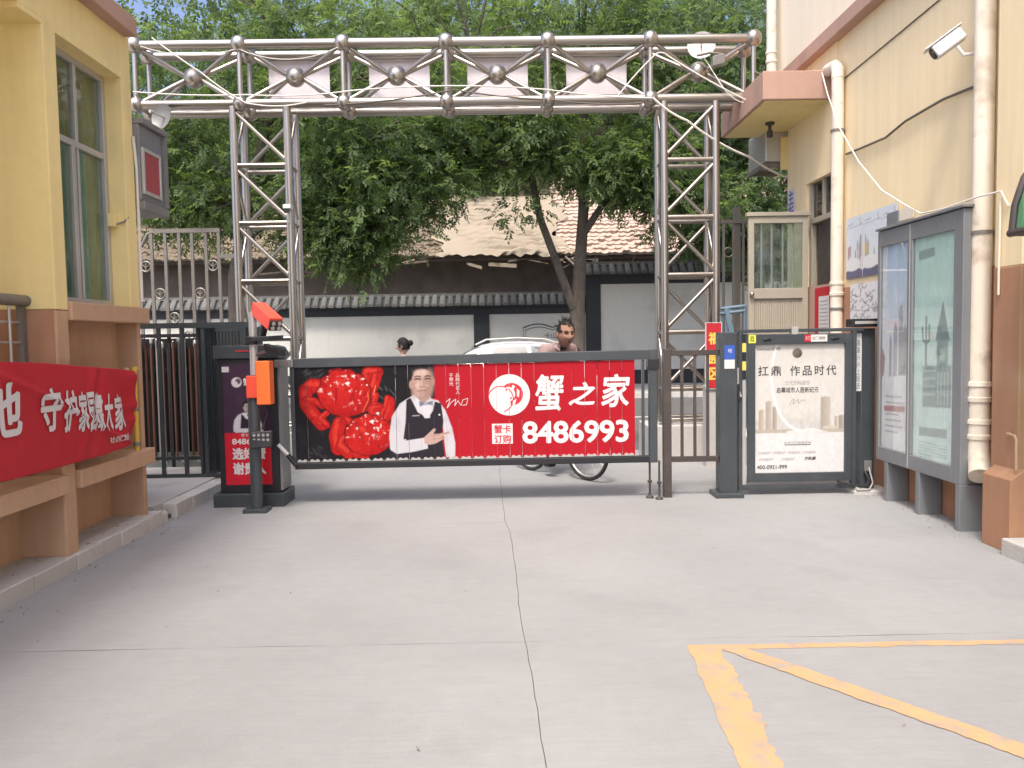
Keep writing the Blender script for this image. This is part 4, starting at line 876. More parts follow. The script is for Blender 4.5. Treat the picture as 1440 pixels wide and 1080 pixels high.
on_slats('品牌代言人', 'ink_white', 640, 526, 646, 555, vertical=True); on_slats('于荣光', 'ink_white', 631, 526, 637, 543, vertical=True)
def flat(polys, m, lift, name):
    me = bpy.data.meshes.new(name); v=[]; f=[]
    for p in polys:
        b = len(v); v += [(px2(x), YS-.0018-lift, pz2(715,y)) for x, y in p]; f.append(tuple(range(b, b+len(p))))
    me.from_pydata(v, [], f); cut_mesh(me, slat_cuts, .0026); me.materials.append(M[m]); return obj(name, me, ba)
zz = lambda pts: [(600+a/4.153, 440+b/4.153) for a, b in pts]
circ = lambda cx, cy, r, a0=0, a1=360, n=40: [(cx+r*math.cos(math.radians(a0+(a1-a0)*i/n)), cy+r*math.sin(math.radians(a0+(a1-a0)*i/n))) for i in range(n+(0 if a1-a0 == 360 else 1))]
flat([zz(circ(480,484,121))], 'ink_white', 0, 'emblem_disc')
flat([zz(circ(494,480,66,-130,95,26)+circ(470,480,44,70,-120,20))], 'ink_red', .0005, 'emblem_crab')
flat([zz(circ(428,508,78,-165,75,36)+circ(428,508,72,75,-165,36))], 'ink_red', .0006, 'emblem_arc')
flat([zz([(498,425),(515,432),(500,462),(492,455)]), zz([(524,445),(540,462),(536,500),(524,492)]), zz(circ(462,452,12,n=12)), zz(circ(488,502,12,n=12)), zz([(500,520),(522,505),(512,540),(498,550)])], 'ink_white', .0010, 'emblem_detail')
flat([zz(circ(463,453,6,n=10)), zz(circ(489,503,6,n=10))], 'ink_red', .0014, 'emblem_eyes')
flat([zz([(375,652),(496,652),(496,770),(375,770)])], 'ink_white', 0, 'caption_box')
on_slats('蟹卡', 'ink_red', 693, 599, 717, 611, bold=.02, lift=.0006); on_slats('订购', 'ink_red', 693, 613, 717, 625, bold=.02, lift=.0006)
sgn = [(626,566),(632,561),(630,568),(627,575),(634,566),(640,562),(638,572),(643,564),(647,571),(650,563),(657,561),(655,570),(649,571)]
sm = MB()
for a_, b_ in zip(sgn[:-1], sgn[1:]): sm.bar((px2(a_[0]),YS-.002,pz2(a_[0],a_[1])), (px2(b_[0]),YS-.002,pz2(b_[0],b_[1])), .001, .005)
sm.build('signature', 'ink_white', ba)

# ============================================================ BARRIER KIOSK
ki = thing('barrier_kiosk', 'black barrier cabinet with purple and red crab advert poster', 'cabinet', (-2.35,7.45,0))
B('base', 'dark', ki, (-2.665,-2.02,7.26,7.66,-.01,.125), bevel=.012)
B('cabinet', 'black', ki, (-2.605,-2.06,7.30,7.62,.125,1.36), bevel=.008)
MB().prism([(-2.63,0),(-2.63,.12),(-2.13,.12),(-2.06,.10),(-2.03,.05),(-2.03,0)], (0,7.285,1.362), (1,0,0),(0,0,1),(0,.35,0)).build('cabinet_top', 'dark', ki, bevel=.006)
B('side_plate', 'grey_metal', ki, (-2.058,-2.035,7.31,7.60,.14,1.34), bevel=.004)
B('indicator_strip', 'ink_red', ki, (-2.42,-2.24,7.279,7.284,1.425,1.437))
pp = Canvas(100, 264, 64, 168, (.055,.030,.055)); n1 = pp.noise(.06,4); pp.blend((n1-.45)*.6, (.10,.055,.09))
pp.poly([(0,150),(100,150),(100,264),(0,264)], (.55,.02,.035)); kx = lambda pts: [(20+(a-750)*.135, 84+(b-215)*.108) for a, b in pts]
pp.poly(kx([(905,420),(830,465),(770,560),(748,700),(752,790),(790,822),(1020,790),(1150,760),(1160,825),(1222,825),(1225,760),(1205,650),(1160,520),(1110,450),(1040,430)]), (.55,.53,.56))
pp.poly(kx([(880,440),(960,530),(1035,575),(1085,455),(1130,470),(1145,600),(1150,825),(850,825),(870,600)]), (.03,.022,.035))
pp.poly(kx([(755,800),(930,825),(1028,800),(1022,740),(860,738),(760,690)]), (.55,.53,.56)); pp.poly(kx([(905,425),(950,540),(1035,560),(1070,470),(1050,410)]), (.6,.58,.6))
pp.ell(20+(998-750)*.135,84+(318-215)*.108,11,12.5,(.42,.32,.30),0,1.,.3); pp.poly(kx([(905,300),(915,205),(960,178),(1060,178),(1090,230),(1085,290),(1060,235),(950,235),(920,300)]), (.02,.016,.02))
pp.poly(kx([(970,450),(1018,462),(1070,448),(1070,490),(1018,478),(975,492)]), (.08,.07,.09)); pp.poly(kx([(1000,715),(1075,648),(1088,660),(1185,672),(1130,735),(1040,768)]), (.42,.30,.28))
for yy in (288,305): pp.line(kx([(950,yy-8),(985,yy-8)]), .9, (.08,.05,.05)); pp.line(kx([(1010,yy-8),(1045,yy-8)]), .9, (.08,.05,.05))
pp.line(kx([(970,380),(1025,380)]), 1.2, (.28,.12,.12)); pp.ell(30,40,11,11,(.62,.60,.60)); pp.ell(33,38,6,6,(.12,.06,.10)); pp.ell(27,43,5.5,5.5,(.6,.58,.58))
pst = picture('poster', pp.img, ki, (-2.553,7.2975,.20), .425, 1.115)
YK = 7.2962
lettering('蟹之家', 'ink_white', ki, (-2.365,YK,1.115), .20, .07, bold=.03); lettering('蟹卡订购', 'ink_white', ki, (-2.40,YK,.645), .13, .030)
lettering('8486993', 'ink_white', ki, (-2.485,YK,.575), .30, .055, bold=.03); lettering('选好蟹', 'ink_white', ki, (-2.485,YK,.435), .305, .11, bold=.04); lettering('谢贵人', 'ink_white', ki, (-2.485,YK,.295), .305, .115, bold=.04)
B('sticker', 'paper', ki, (-2.575,-2.49,7.294,7.2965,1.24,1.29))
B('poster_rim', 'black', ki, (-2.60,-2.555,7.293,7.299,.18,1.33), (-2.126,-2.065,7.293,7.299,.18,1.33))

# ============================================================ CAMERA POLE in front of the kiosk
po = thing('plate_camera_pole', 'camera pole with orange boxes and a small lamp panel standing before the kiosk', 'camera pole', (-2.2,7.06,0))
B('foot_plate', 'dark', po, (-2.31,-2.10,6.98,7.16,-.005,.035), bevel=.008)
T('lower_post', 'dark', po, [(-2.205,7.07,.03),(-2.205,7.07,1.22)], .052, 16)
T('upper_post', 'alu', po, [(-2.19,7.07,1.22),(-2.19,7.07,1.775)], .034, 16)
B('orange_collar', 'orange_red', po, (-2.245,-2.15,7.0,7.12,1.02,1.215), bevel=.006)
B('speaker_box', 'orange', po, (-2.135,-2.015,6.93,7.06,.965,1.345), bevel=.006)
d = Vector((.60,-.62,-.42)).normalized(); s_ = d.cross(Vector((0,0,1))).normalized(); u_ = s_.cross(d)
c0 = Vector((-2.04,6.98,1.735)); hd = MB().obox(c0, (d,s_,u_), (.17,.062,.058)).build('camera_housing', 'orange_red', po, bevel=.008)
MB().obox(c0+d*.165-u_*.012, (d,s_,u_), (.022,.056,.045)).build('camera_front', 'black', po, bevel=.006)
for a_ in (-.028,.028):
    for b_ in (-.03,.012): MB().lathe(c0+d*.187+s_*a_+u_*b_, d, [(0,.017),(.006,.017),(.007,.010),(.003,0)], 12).build('led_lens', 'alu', po, True)
T('bracket', 'black', po, [(-2.19,7.07,1.53),(-2.09,7.02,1.55),(-2.06,7.0,1.66)], .028, 10); B('clamp', 'black', po, (-2.24,-2.14,7.02,7.12,1.49,1.56), bevel=.005)
MB().obox((-2.04,6.98,1.54), ((1,.1,.05),(0,1,0),(0,0,1)), (.13,.04,.02)).build('sun_visor', 'black', po, bevel=.004)
MB().obox((-1.98,6.98,1.44), ((1,-.3,-.35),(.3,1,0),(0,0,1)), (.09,.04,.028)).build('fill_lamp', 'black', po, bevel=.006); T('fill_lamp_arm', 'grey_metal', po, [(-2.16,7.06,1.40),(-2.06,7.0,1.43)], .014)
MB().obox((-2.115,6.97,.655), ((1,.05,.05),(0,1,-.2),(0,.2,1)), (.092,.02,.072)).build('lamp_panel', 'black', po, bevel=.006)
for i in range(4):
    for j in range(3): MB().lathe((-2.115+(i-1.5)*.040, 6.952, .655+(j-1)*.042), (0,-1,-.2), [(0,.014),(.004,.013),(.004,.0)], 10).build('lamp_lens', 'alu', po, True)
T('hose', 'black', po, [(-2.13,7.0,1.0),(-2.08,7.03,.88),(-2.12,7.02,.74)], .012)
# ============================================================ PEDESTRIAN GATE and side fence
pg = thing('pedestrian_gate', 'charcoal swing gate framing a pale skyline poster, between dark posts', 'gate', (2.7,7.4,0))
B('gate_post', 'dark', pg, (2.005,2.165,7.29,7.45,.0,1.53), bevel=.008); B('post_foot', 'dark', pg, (1.955,2.215,7.24,7.50,-.005,.045), bevel=.01)
B('gate_post', 'dark', pg, (3.37,3.50,7.42,7.56,.0,1.545), bevel=.008)
B('outer_frame', 'dark', pg, (2.20,2.232,7.36,7.42,.05,1.52), (3.262,3.30,7.36,7.42,.05,1.52), (2.17,3.37,7.365,7.415,1.521,1.552), (2.232,3.262,7.37,7.41,.052,.088), bevel=.004)
B('poster_frame', 'dark', pg, (2.285,2.352,7.355,7.40,.125,1.505), (3.194,3.258,7.355,7.40,.125,1.505), (2.352,3.194,7.355,7.40,1.41,1.505), (2.352,3.194,7.355,7.40,.125,.207), (2.352,3.194,7.385,7.40,.207,1.41), bevel=.004)
pc = Canvas(84,121,118,170,(.56,.545,.505))
pc.blend(np.clip((pc.Y-70)/60,0,1)*.8, (.60,.59,.575)); pc.blend(np.clip((30-pc.Y)/60,0,1), (.50,.475,.43))
nb = pc.noise(.05,6); pc.blend((nb-.5)*.25, (.55,.52,.47))
pc.ell(40,8.5,4.6,4.6,(.14,.12,.10),0,1.,.6)
hz = np.clip(1-abs(pc.Y-74)/12,0,1); pc.blend(hz*.25*(pc.noise(.12,3)>.45), (.30,.27,.23))
for (x0,x1,yt,c) in ((4,9,61,(.36,.30,.23)),(10.5,16,53,(.33,.29,.25)),(17,21,58,(.28,.24,.20)),(62,71,49.5,(.34,.30,.25)),(75,78,68,(.35,.30,.24)),(79,84,67,(.25,.21,.17)),(64,76,77,(.5,.45,.38))):
    a = pc.poly([(x0,yt+1),((x0+x1)/2,yt),(x1,yt+.5),(x1,83),(x0,83)], c); pc.blend(a*np.clip((pc.X-x0)/(x1-x0),0,1)*.5, (.55,.50,.43))
for k in range(26):
    x = 22+k*1.55+random.random(); h = random.random()*6+1; pc.poly([(x,80-h),(x+1.3,80-h),(x+1.3,83),(x,83)], (.42+random.random()*.12,)*3)
pc.poly([(0,80),(84,80),(84,84),(0,84)], (.40,.36,.30)); pc.poly([(30,82),(54,79),(70,83),(30,84)], (.62,.60,.56)); pc.poly([(0,83.5),(84,83.5),(84,121),(0,121)], (.60,.595,.58))
arc = [(46+30*math.cos(math.radians(t)), 30+52*math.sin(math.radians(t))) for t in range(95,235,6)]; pc.line(arc, 2.2, (.72,.71,.69)); pc.line([(56,0),(84,22)], .5, (.5,.48,.44))
picture('poster', pc.img, pg, (2.352,7.3835,.207), .842, 1.203)
YG = 7.382; gx = lambda px: 2.351+(px-1060)*.842/126; gz = lambda py: 1.413-(py-483.5)*1.206/180.5
def on_poster(body, m, x0, y0, x1, y1, **kw): return lettering(body, m, pg, (gx(x0),YG,gz(y1)), gx(x1)-gx(x0), gz(y0)-gz(y1), **kw)
on_poster('扛鼎', 'ink_dark', 1065, 514, 1097, 528, bold=.012, spacing=1.25); on_poster('作品时代', 'ink_dark', 1110, 514, 1175, 528, bold=.012, spacing=1.3)
on_poster('三代万科回归', 'ink_grey', 1103, 535, 1137, 541); on_poster('启幕城市人居新纪元', 'ink_dark', 1091, 544, 1150, 552, bold=.01); on_poster('vanke|兰州', 'ink_dark', 1064, 488, 1096, 493)
on_poster('400-0931-999', 'ink_dark', 1064, 653, 1106, 659, bold=.02); on_poster('大城万科臻藏样板', 'ink_grey', 1102, 620, 1140, 624, spacing=1.2)
for (x0,y0,x1) in ((1066,634,1083),(1086,634,1104),(1107,634,1125),(1129,634,1147),(1066,643,1087),(1098,643,1118)): on_poster('兰州城投地产', 'ink_grey', x0, y0, x1, y0+4)
on_poster('方和源', 'ink_dark', 1130, 642, 1147, 647, bold=.03, shear=.2)
sgm = MB(); sp = [(1109,569),(1113,562),(1116,560),(1114,568),(1119,563),(1122,561),(1121,567),(1126,563),(1131,562)]
for a_, b_ in zip(sp[:-1], sp[1:]): sgm.bar((gx(a_[0]),YG,gz(a_[1])), (gx(b_[0]),YG,gz(b_[1])), .001, .004)
sgm.build('signature', 'ink_grey', pg); B('rule', 'ink_dark', pg, (gx(1102),gx(1139),YG-.0003,YG+.0003,gz(625.4),gz(624.6)))
B('sticker', 'blue_sign', pg, (2.045,2.14,7.287,7.2895,1.28,1.41)); lettering('地', 'ink_white', pg, (2.075,7.2862,1.34), .04, .04); B('sticker', 'paper', pg, (2.045,2.14,7.287,7.2895,1.195,1.278))
B('sticker', 'lime', pg, (2.288,2.355,7.351,7.3545,1.425,1.50)); lettering('双', 'ink_dark', pg, (2.30,7.3502,1.437), .042, .05, bold=.02)
B('sticker', 'ink_red', pg, (2.81,2.865,7.351,7.3545,1.43,1.495)); B('sticker', 'paper', pg, (2.867,3.02,7.351,7.3545,1.43,1.495)); lettering('开 门', 'ink_white', pg, (2.818,7.350,1.445), .04, .035); lettering('出门请按', 'ink_dark', pg, (2.88,7.350,1.448), .12, .03)
for x in (2.42,3.05): MB().sphere((x+.04,7.352,1.458), .03, 12, 8, (1.4,.4,.35)).build('latch', 'black', pg, True)
T('hinge_arm', 'alu', pg, [(2.185,7.345,1.20),(2.185,7.345,1.0),(2.215,7.345,.93)], .012); B('lock_box', 'black', pg, (2.172,2.20,7.33,7.40,.88,1.05), bevel=.004)
for k in range(5): B('hazard_tape', 'ink_yellow' if k % 2 else 'black', pg, (2.235,2.27,7.372,7.378,1.43-k*.085,1.51-k*.085))
B('edge_strip', 'alu', pg, (2.238,2.268,7.374,7.38,.10,1.08))
cap = B('closer_box', 'black', pg, (3.26,3.52,7.36,7.52,1.56,1.635), bevel=.008); B('closer_strip', 'alu', pg, (3.28,3.50,7.352,7.36,1.585,1.612), bevel=.002)
lettering('高高兴兴上班去', 'ink_dark', pg, (3.318,7.404,.98), .035, .46, vertical=True); B('side_notice', 'paper', pg, (3.31,3.365,7.405,7.412,.96,1.50))
T('closer_arm', 'black', pg, [(3.40,7.40,.20),(3.42,7.34,.12),(3.36,7.30,.08),(3.22,7.33,.09),(3.12,7.35,.12)], .012)
T('closer_arm', 'alu', pg, [(3.44,7.40,.24),(3.46,7.36,.10),(3.40,7.30,.045),(3.28,7.30,.045)], .008); B('switch_box', 'grey_metal', pg, (3.40,3.47,7.40,7.42,.20,.30), bevel=.004)
B('hinge_top', 'alu', pg, (2.69,2.75,7.35,7.42,1.50,1.57), bevel=.003)
tag(MB().box(3.26,3.62,7.30,7.58,-.01,.035).build('cement_pad', 'kerb', None, bevel=.008), 'rough cement pad under the hinge post of the pedestrian gate', 'cement pad')
fe = thing('picket_fence', 'short brown iron fence panel joining barrier end and gate post', 'fence', (1.75,7.36,0))
B('fence_post', 'brown_iron', fe, (1.49,1.565,7.33,7.40,.0,1.385), bevel=.005); B('rail', 'brown_iron', fe, (1.566,2.004,7.34,7.38,1.32,1.37), bevel=.003); B('rail', 'brown_iron', fe, (1.566,2.004,7.34,7.38,.33,.38), bevel=.003)
for x in (1.655,1.775,1.895): B('picket', 'brown_iron', fe, (x,x+.026,7.347,7.373,.38,1.32), bevel=.003)
rs = thing('red_sign_post', 'red board with yellow characters on a scribbled concrete post behind the fence', 'sign', (2.4,9.1,0))
MB().obox((2.41,9.12,.46), ((1,0,.0),(0,1,0),(0,0,1)), (.085,.08,.47)).build('concrete_post', 'pavement', rs, bevel=.01)
B('sign_board', 'redcloth', rs, (2.325,2.495,9.02,9.05,.905,1.64), bevel=.003); B('sign_rim', 'white', rs, (2.318,2.324,9.018,9.05,.90,1.645),(2.496,2.502,9.018,9.05,.90,1.645),(2.318,2.502,9.018,9.05,1.646,1.652),(2.318,2.502,9.018,9.05,.893,.899))
for (c, z) in (('福','1.40'),('园',1.18),('区',1.0)): lettering(c, 'ink_yellow', rs, (2.35,9.0185,float(z)), .12, .14 if c != '园' else .10, bold=.03)
# blue iron rail beside it
br = thing('blue_rail', 'blue iron rail frame standing beside the open door', 'rail', (2.8,9.9,0))
for z in (1.84,1.78): T('top_bar', 'blue_iron', br, [(2.60,9.85,z-.02),(3.02,9.85,z+.02)], .022)
for x in (2.62,2.68,2.74,2.80): T('upright', 'blue_iron', br, [(x,9.86,0),(x,9.86,1.80)], .013)
MB().bar((2.78,9.83,1.84),(2.92,9.83,1.2), .03,.06).build('slanting_bar', 'blue_iron', br); T('upright', 'blue_iron', br, [(3.02,9.85,0),(3.02,9.85,1.86)], .022)
# ornamental iron gates
def ring(mb, c, r, t): mb.tube([(c[0]+r*math.cos(2*math.pi*k/16), c[1], c[2]+r*math.sin(2*math.pi*k/16)) for k in range(17)], t, 6, False)
ig = thing('ornamental_gate', 'tall grey iron gate leaf with small rings standing open behind the gatehouse', 'gate', (-3.9,10,0))
xs = [-4.46,-4.31,-4.14,-3.97,-3.81,-3.64,-3.48]
for k, x in enumerate(xs): B('bar', 'grey_iron', ig, (x-.018,x+.018,9.985,10.015,.08,2.88 if k else 2.75))
B('rail', 'grey_iron', ig, (-4.30,-3.46,9.98,10.02,2.88,2.93)); T('curved_rail', 'grey_iron', ig, [(-4.5,10,2.68),(-4.42,10,2.74),(-4.36,10,2.86),(-4.28,10,2.90)], .02); B('rail', 'grey_iron', ig, (-4.5,-3.46,9.978,10.022,.10,.15)); B('rail', 'grey_iron', ig, (-4.5,-3.46,9.978,10.022,1.36,1.41))
B('hinge_link', 'grey_iron', ig, (-3.46,-3.12,9.98,10.01,2.56,2.61))
for (x, z) in ((-4.39,2.47),(-3.56,2.47),(-4.225,2.13),(-3.73,2.13),(-4.06,1.83),(-3.89,1.60)):
    mb = MB(); ring(mb, (x,10,z), .062, .012); mb.tube([(x,10,z-.05),(x,10,z+.045)], .011, 6); mb.tube([(x-.04,10,z+.02),(x,10,z-.02),(x+.04,10,z+.02)], .009, 5); mb.build('ring_ornament', 'grey_iron', ig, True)
ig2 = thing('ornamental_gate', 'grey iron gate leaf with rings partly hidden behind the open door', 'gate', (3.2,10.6,0))
for k in range(7): B('bar', 'grey_iron', ig2, (2.95+k*.13,2.98+k*.13,10.585,10.615,.08,2.98))
B('rail', 'grey_iron', ig2, (2.93,3.76,10.58,10.62,2.98,3.03)); B('rail', 'grey_iron', ig2, (2.93,3.76,10.578,10.622,1.40,1.45)); B('gate_post', 'grey_iron', ig2, (3.12,3.20,10.63,10.72,0,3.2))
for (x,z) in ((3.03,2.60),(3.29,2.22),(3.55,1.95)):
    mb = MB(); ring(mb, (x,10.6,z), .062, .012); mb.build('ring_ornament', 'grey_iron', ig2, True)
# charcoal fence panels and folding gate beside the kiosk
fp = thing('iron_fence', 'charcoal fence panel with wide-set pickets beside the gatehouse corner', 'fence', (-3.4,8.2,.1))
B('rail', 'dark', fp, (-3.95,-2.55,8.18,8.22,1.665,1.72)); B('rail', 'dark', fp, (-3.95,-2.60,8.18,8.22,.125,.165))
for x in (-3.76,-3.50,-3.265,-3.05): B('picket', 'dark', fp, (x-.018,x+.018,8.185,8.215,.165,1.665))
fp2 = thing('iron_fence', 'charcoal fence panel with tightly set pickets behind the kiosk', 'fence', (-2.8,8.5,.1))
B('rail', 'dark', fp2, (-3.08,-2.56,8.50,8.54,1.63,1.67)); B('rail', 'dark', fp2, (-3.08,-2.56,8.50,8.54,.14,.18))
B('post', 'dark', fp2, (-3.12,-3.06,8.44,8.52,.1,1.68)); B('post', 'dark', fp2, (-2.74,-2.68,8.40,8.48,.1,1.68))
for k in range(15): B('picket', 'dark', fp2, (-3.055+k*.035,-3.033+k*.035,8.50,8.54,.18,1.63))
for k in range(16):
    t = k/15; x = -3.12+.17*t; y = 8.24+.62*t; B('picket', 'dark', fp, (x-.011,x+.011,y-.011,y+.011,.17,1.66))
MB().bar((-3.12,8.24,1.68),(-2.95,8.86,1.68), .03,.04).build('rail', 'dark', fp); MB().bar((-3.12,8.24,.15),(-2.95,8.86,.15), .03,.04).build('rail', 'dark', fp)
fg2 = thing('folding_gate', 'retracted folding gate of steel and brown tubes behind the charcoal fence', 'gate', (-3.7,9,.1))
M['tube_brown'] = mat('brown_tube', (.16,.075,.055), .35, metal=.5, var=.15, scale=8)
random.seed(4)
foot_me = None
for k in range(30):
    x = -4.30+k*.041; z1 = 1.50+random.uniform(-.05,.04); yy = 9.0+(k%3)*.05
    rod('tube', ('steel','tube_brown','alu','tube_brown')[k%4], fg2, (x,yy,.24), (x,yy,z1), .015)
    if k % 2 == 0:
        MB().lathe((x,yy,z1), (0,0,1), [(0,.018),(.05,.018),(.07,.008),(.075,0)], 10).build('tube_cap', 'alu', fg2, True)
        MB().lathe((x,yy,.16), (0,0,1), [(0,.022),(.09,.014),(.09,0)], 10).build('tube_foot', 'alu', fg2, True)
B('dark_backing', 'black', fg2, (-4.33,-3.13,9.14,9.15,.27,1.57)); B('rail', 'black', fg2, (-4.35,-3.12,8.97,9.0,1.58,1.62)); B('rail', 'black', fg2, (-4.35,-3.12,8.97,9.0,.20,.235)); B('rail', 'black', fg2, (-4.35,-3.12,9.09,9.11,1.20,1.23))  # solid black sheet added behind the tubes to darken their gaps
for x in (-4.3,-3.75,-3.16): B('frame_post', 'black', fg2, (x,x+.03,9.0,9.03,.05,1.60))
# low white block behind the fence
tag(MB().box(-4.6,-3.05,9.3,9.6,.0,.62).build('low_wall', 'wall_grey', None, bevel=.01), 'low pale rendered wall behind the folding gate', 'wall')
tag(MB().box(-3.72,-3.44,6.9,7.3,.10,.86).build('low_pier', 'brown_light', None, bevel=.01), 'short tan rendered pier beside the gatehouse corner', 'pier')

# ============================================================ DISPLAY BOX on the gatehouse corner
db = thing('display_box', 'grey metal display box with framed red panel on the gatehouse corner', 'display', (-3.1,6.7,2.6))
B('casing', 'board', db, (-3.6,-2.855,6.475,6.90,2.66,3.26), bevel=.006); B('roof', 'grey_metal', db, (-3.65,-2.82,6.474,6.96,3.262,3.31), bevel=.006)
B('under_tray', 'grey_metal', db, (-3.6,-2.83,6.476,6.95,2.585,2.655), bevel=.006); B('corner_post', 'grey_metal', db, (-2.86,-2.825,6.90,6.945,2.66,3.26))
fr_ = B('panel_frame', 'alu', db, (-2.854,-2.832,6.49,6.52,2.71,3.08),(-2.854,-2.832,6.80,6.83,2.71,3.08),(-2.854,-2.832,6.52,6.80,2.71,2.74),(-2.854,-2.832,6.52,6.80,3.05,3.08), bevel=.003); B('red_panel', 'led', db, (-2.852,-2.842,6.521,6.799,2.741,3.049))
# ============================================================ GAS PIPE and RED BANNER on the gatehouse
gp = thing('gas_pipe', 'yellow gas pipe standing at the gatehouse corner by the banner end', 'pipe', (-2.90,6.34,.66))
T('pipe', 'gas', gp, [(-2.92,6.36,.66),(-2.92,6.36,1.33)], .020, 10); MB().sphere((-2.945,6.28,1.30), .028).build('valve', 'brown_light', gp, True)
for z in (.98,1.30,.70): MB().lathe((-2.92,6.36,z), (0,0,1), [(0,.021),(0,.027),(.03,.027),(.03,.021)], 12).build('pipe_collar', 'gas' if z > 1 else 'grey_iron', gp, True)
bn = thing('cloth_banner', 'creased red cloth banner with white characters tied along the gatehouse ledge', 'banner', (-2.8,4.5,.66))
def ztop(y): return 1.41-.075*max(0,(y-4.48)/1.7)-.03*max(0,(y-5.6)/.55)**2+.012*math.sin(y*3)
def zbot(y): return .80-.055*max(0,min(1,(y-4.4)/1.7))-.05*math.sin(max(0,min(1,(y-3.2)/2.9))*math.pi)+.09*max(0,(y-5.85)/.3)**2*.6
def banner(y, s):
    z = zbot(y)+(ztop(y)-zbot(y))*s
    rz = 1.35-(y-4.48)*.345 if y < 4.95 else 1.19-(y-4.95)*.40
    rd = .020*math.exp(-((z-rz)/.022)**2)*(1 if y < 6.1 else .3)
    k = max(0, min(1, (y-5.0)/1.1))
    fold = .010*math.sin(y*5+z*6)+k*.016*math.sin((y-6.3)*14+(z-.8)*9)+.022*k*math.exp(-((y-5.42-(z-1)*.4)/.05)**2)-.02*k*math.exp(-((y-5.52-(z-1)*.4)/.06)**2)
    pinch = max(0, (y-5.9)/.27); fold += .010*pinch*math.sin(z*37+1.1*math.sin(z*19))
    return (-2.815+rd+fold-.03*pinch, y, z)
ny, nz_ = 260, 60; mb = MB(); y0, y1 = 1.6, 6.20
for i in range(ny+1):
    for j in range(nz_+1): mb.v.append(banner(y0+(y1-y0)*i/ny, j/nz_))
mb.f = [(i*(nz_+1)+j, (i+1)*(nz_+1)+j, (i+1)*(nz_+1)+j+1, i*(nz_+1)+j+1) for i in range(ny) for j in range(nz_)]
cl = mb.build('cloth', 'redcloth', bn, 'all', fix=False); sm_ = cl.modifiers.new('Solidify','SOLIDIFY'); sm_.thickness = .002; sm_.offset = -1
def on_cloth(ch, ya, yb, za, zb, bold=.03):
    def wp(a, b):
        y = ya+a; z = za+(zb-za)*b/.3
        s = (z-zbot(y))/(ztop(y)-zbot(y)); q = banner(y, s); return (q[0]+.008, q[1], q[2])
    me_o = lettering(ch, 'ink_white', bn, (0,0,0), yb-ya, .3, bold=bold, warp=wp)
    return me_o
_tm = text_mesh
def text_mesh(body, bold=0., spacing=1., vertical=False, shear=0.):      # finer triangles so that print follows folds
    me = _tm(body, bold, spacing, vertical, shear)
    if FINE:
        bm = bmesh.new(); bm.from_mesh(me); bmesh.ops.triangulate(bm, faces=bm.faces)
        for q in [k*.06-.2 for k in range(26)]:
            bmesh.ops.bisect_plane(bm, geom=bm.verts[:]+bm.edges[:]+bm.faces[:], plane_co=(q,0,0), plane_no=(1,0,0)); bmesh.ops.bisect_plane(bm, geom=bm.verts[:]+bm.edges[:]+bm.faces[:], plane_co=(0,q,0), plane_no=(0,1,0))
        bm.to_mesh(me); bm.free()
    return me
FINE = True
on_cloth('他', 4.34, 4.69, .985, 1.30)
for ch, ya, yb in (('守',4.87,5.08),('护',5.115,5.255),('家',5.275,5.385),('园',5.395,5.50),('靠',5.515,5.635),('大',5.65,5.755),('家',5.775,5.94)):
    on_cloth(ch, ya, yb, .97-(ya-4.87)*.10, 1.245-(ya-4.87)*.11)
on_cloth('社区宣传', 5.70, 6.0, .80, .845, .02)
FINE = False

# ============================================================ NOTICEBOARD
nb_ = thing('notice_board', 'grey metal noticeboard with two tall glass doors standing along the wall', 'noticeboard', (3.5,6.5,0))
for (y, lb) in ((5.86,''),(6.44,''),(6.98,'')): B('leg', 'board', nb_, (3.41,3.60,y,y+.06,-.005,.352), bevel=.004)
B('cabinet', 'board', nb_, (3.475,3.60,5.865,7.195,.355,2.41), bevel=.006)
B('door_frame', 'board', nb_, (3.41,3.474,5.862,5.985,.352,2.405), (3.41,3.474,7.15,7.198,.352,2.405), (3.41,3.474,6.592,6.672,.475,2.265), (3.41,3.474,5.985,7.15,2.265,2.405), (3.41,3.474,5.985,7.15,.352,.475), bevel=.005)
B('top_cap', 'board', nb_, (3.39,3.61,5.84,7.21,2.411,2.432), bevel=.004); B('door_seam', 'alu', nb_, (3.405,3.4105,6.624,6.634,.36,2.40))
n1 = Canvas(44,172,60,180,(.80,.83,.85)); n1.blend(np.clip((90-n1.Y)/90,0,1)*.8, (.42,.60,.80)); n1.poly([(0,0),(8,0),(3,120),(0,120)], (.85,.84,.84))
for (x0,x1,a,b) in ((12,16,80,120),(19,25,70,120),(27,34,55,120),(34,40,72,120)): n1.poly([(x0,a),((x0+x1)/2,a-6),(x1,a),(x1,b),(x0,b)], (.44,.43,.44))
n1.poly([(0,85),(5,95),(3,110),(0,112)], (.5,.2,.2)); n1.poly([(0,112),(44,108),(44,172),(0,172)], (.84,.84,.85))
for k in range(7): n1.line([(6,128+k*5),(38-random.random()*12,127+k*5)], 1.1, (.42,.40,.42))
n1.poly([(4,136),(38,134),(38,139),(4,141)], (.5,.25,.26))
n2 = Canvas(53,172,72,180,(.58,.80,.72)); n2.blend(np.clip(n2.Y/172,0,1)*.6, (.74,.86,.80)); n2.poly([(5,10),(26,9),(26,16),(5,17)], (.34,.44,.42))
n2.poly([(28,80),(37,50),(46,80)], (.22,.31,.30)); n2.poly([(30,80),(44,80),(44,105),(30,105)], (.27,.36,.35)); n2.poly([(34,86),(40,86),(40,95),(34,95)], (.42,.55,.50))
n2.poly([(12,100),(48,98),(48,130),(12,132)], (.27,.37,.35)); n2.line([(11,70),(12,80),(16,82),(20,80),(20,68)], 2.2, (.22,.30,.29)); n2.line([(16,62),(16,100)], 2.6, (.25,.33,.32))
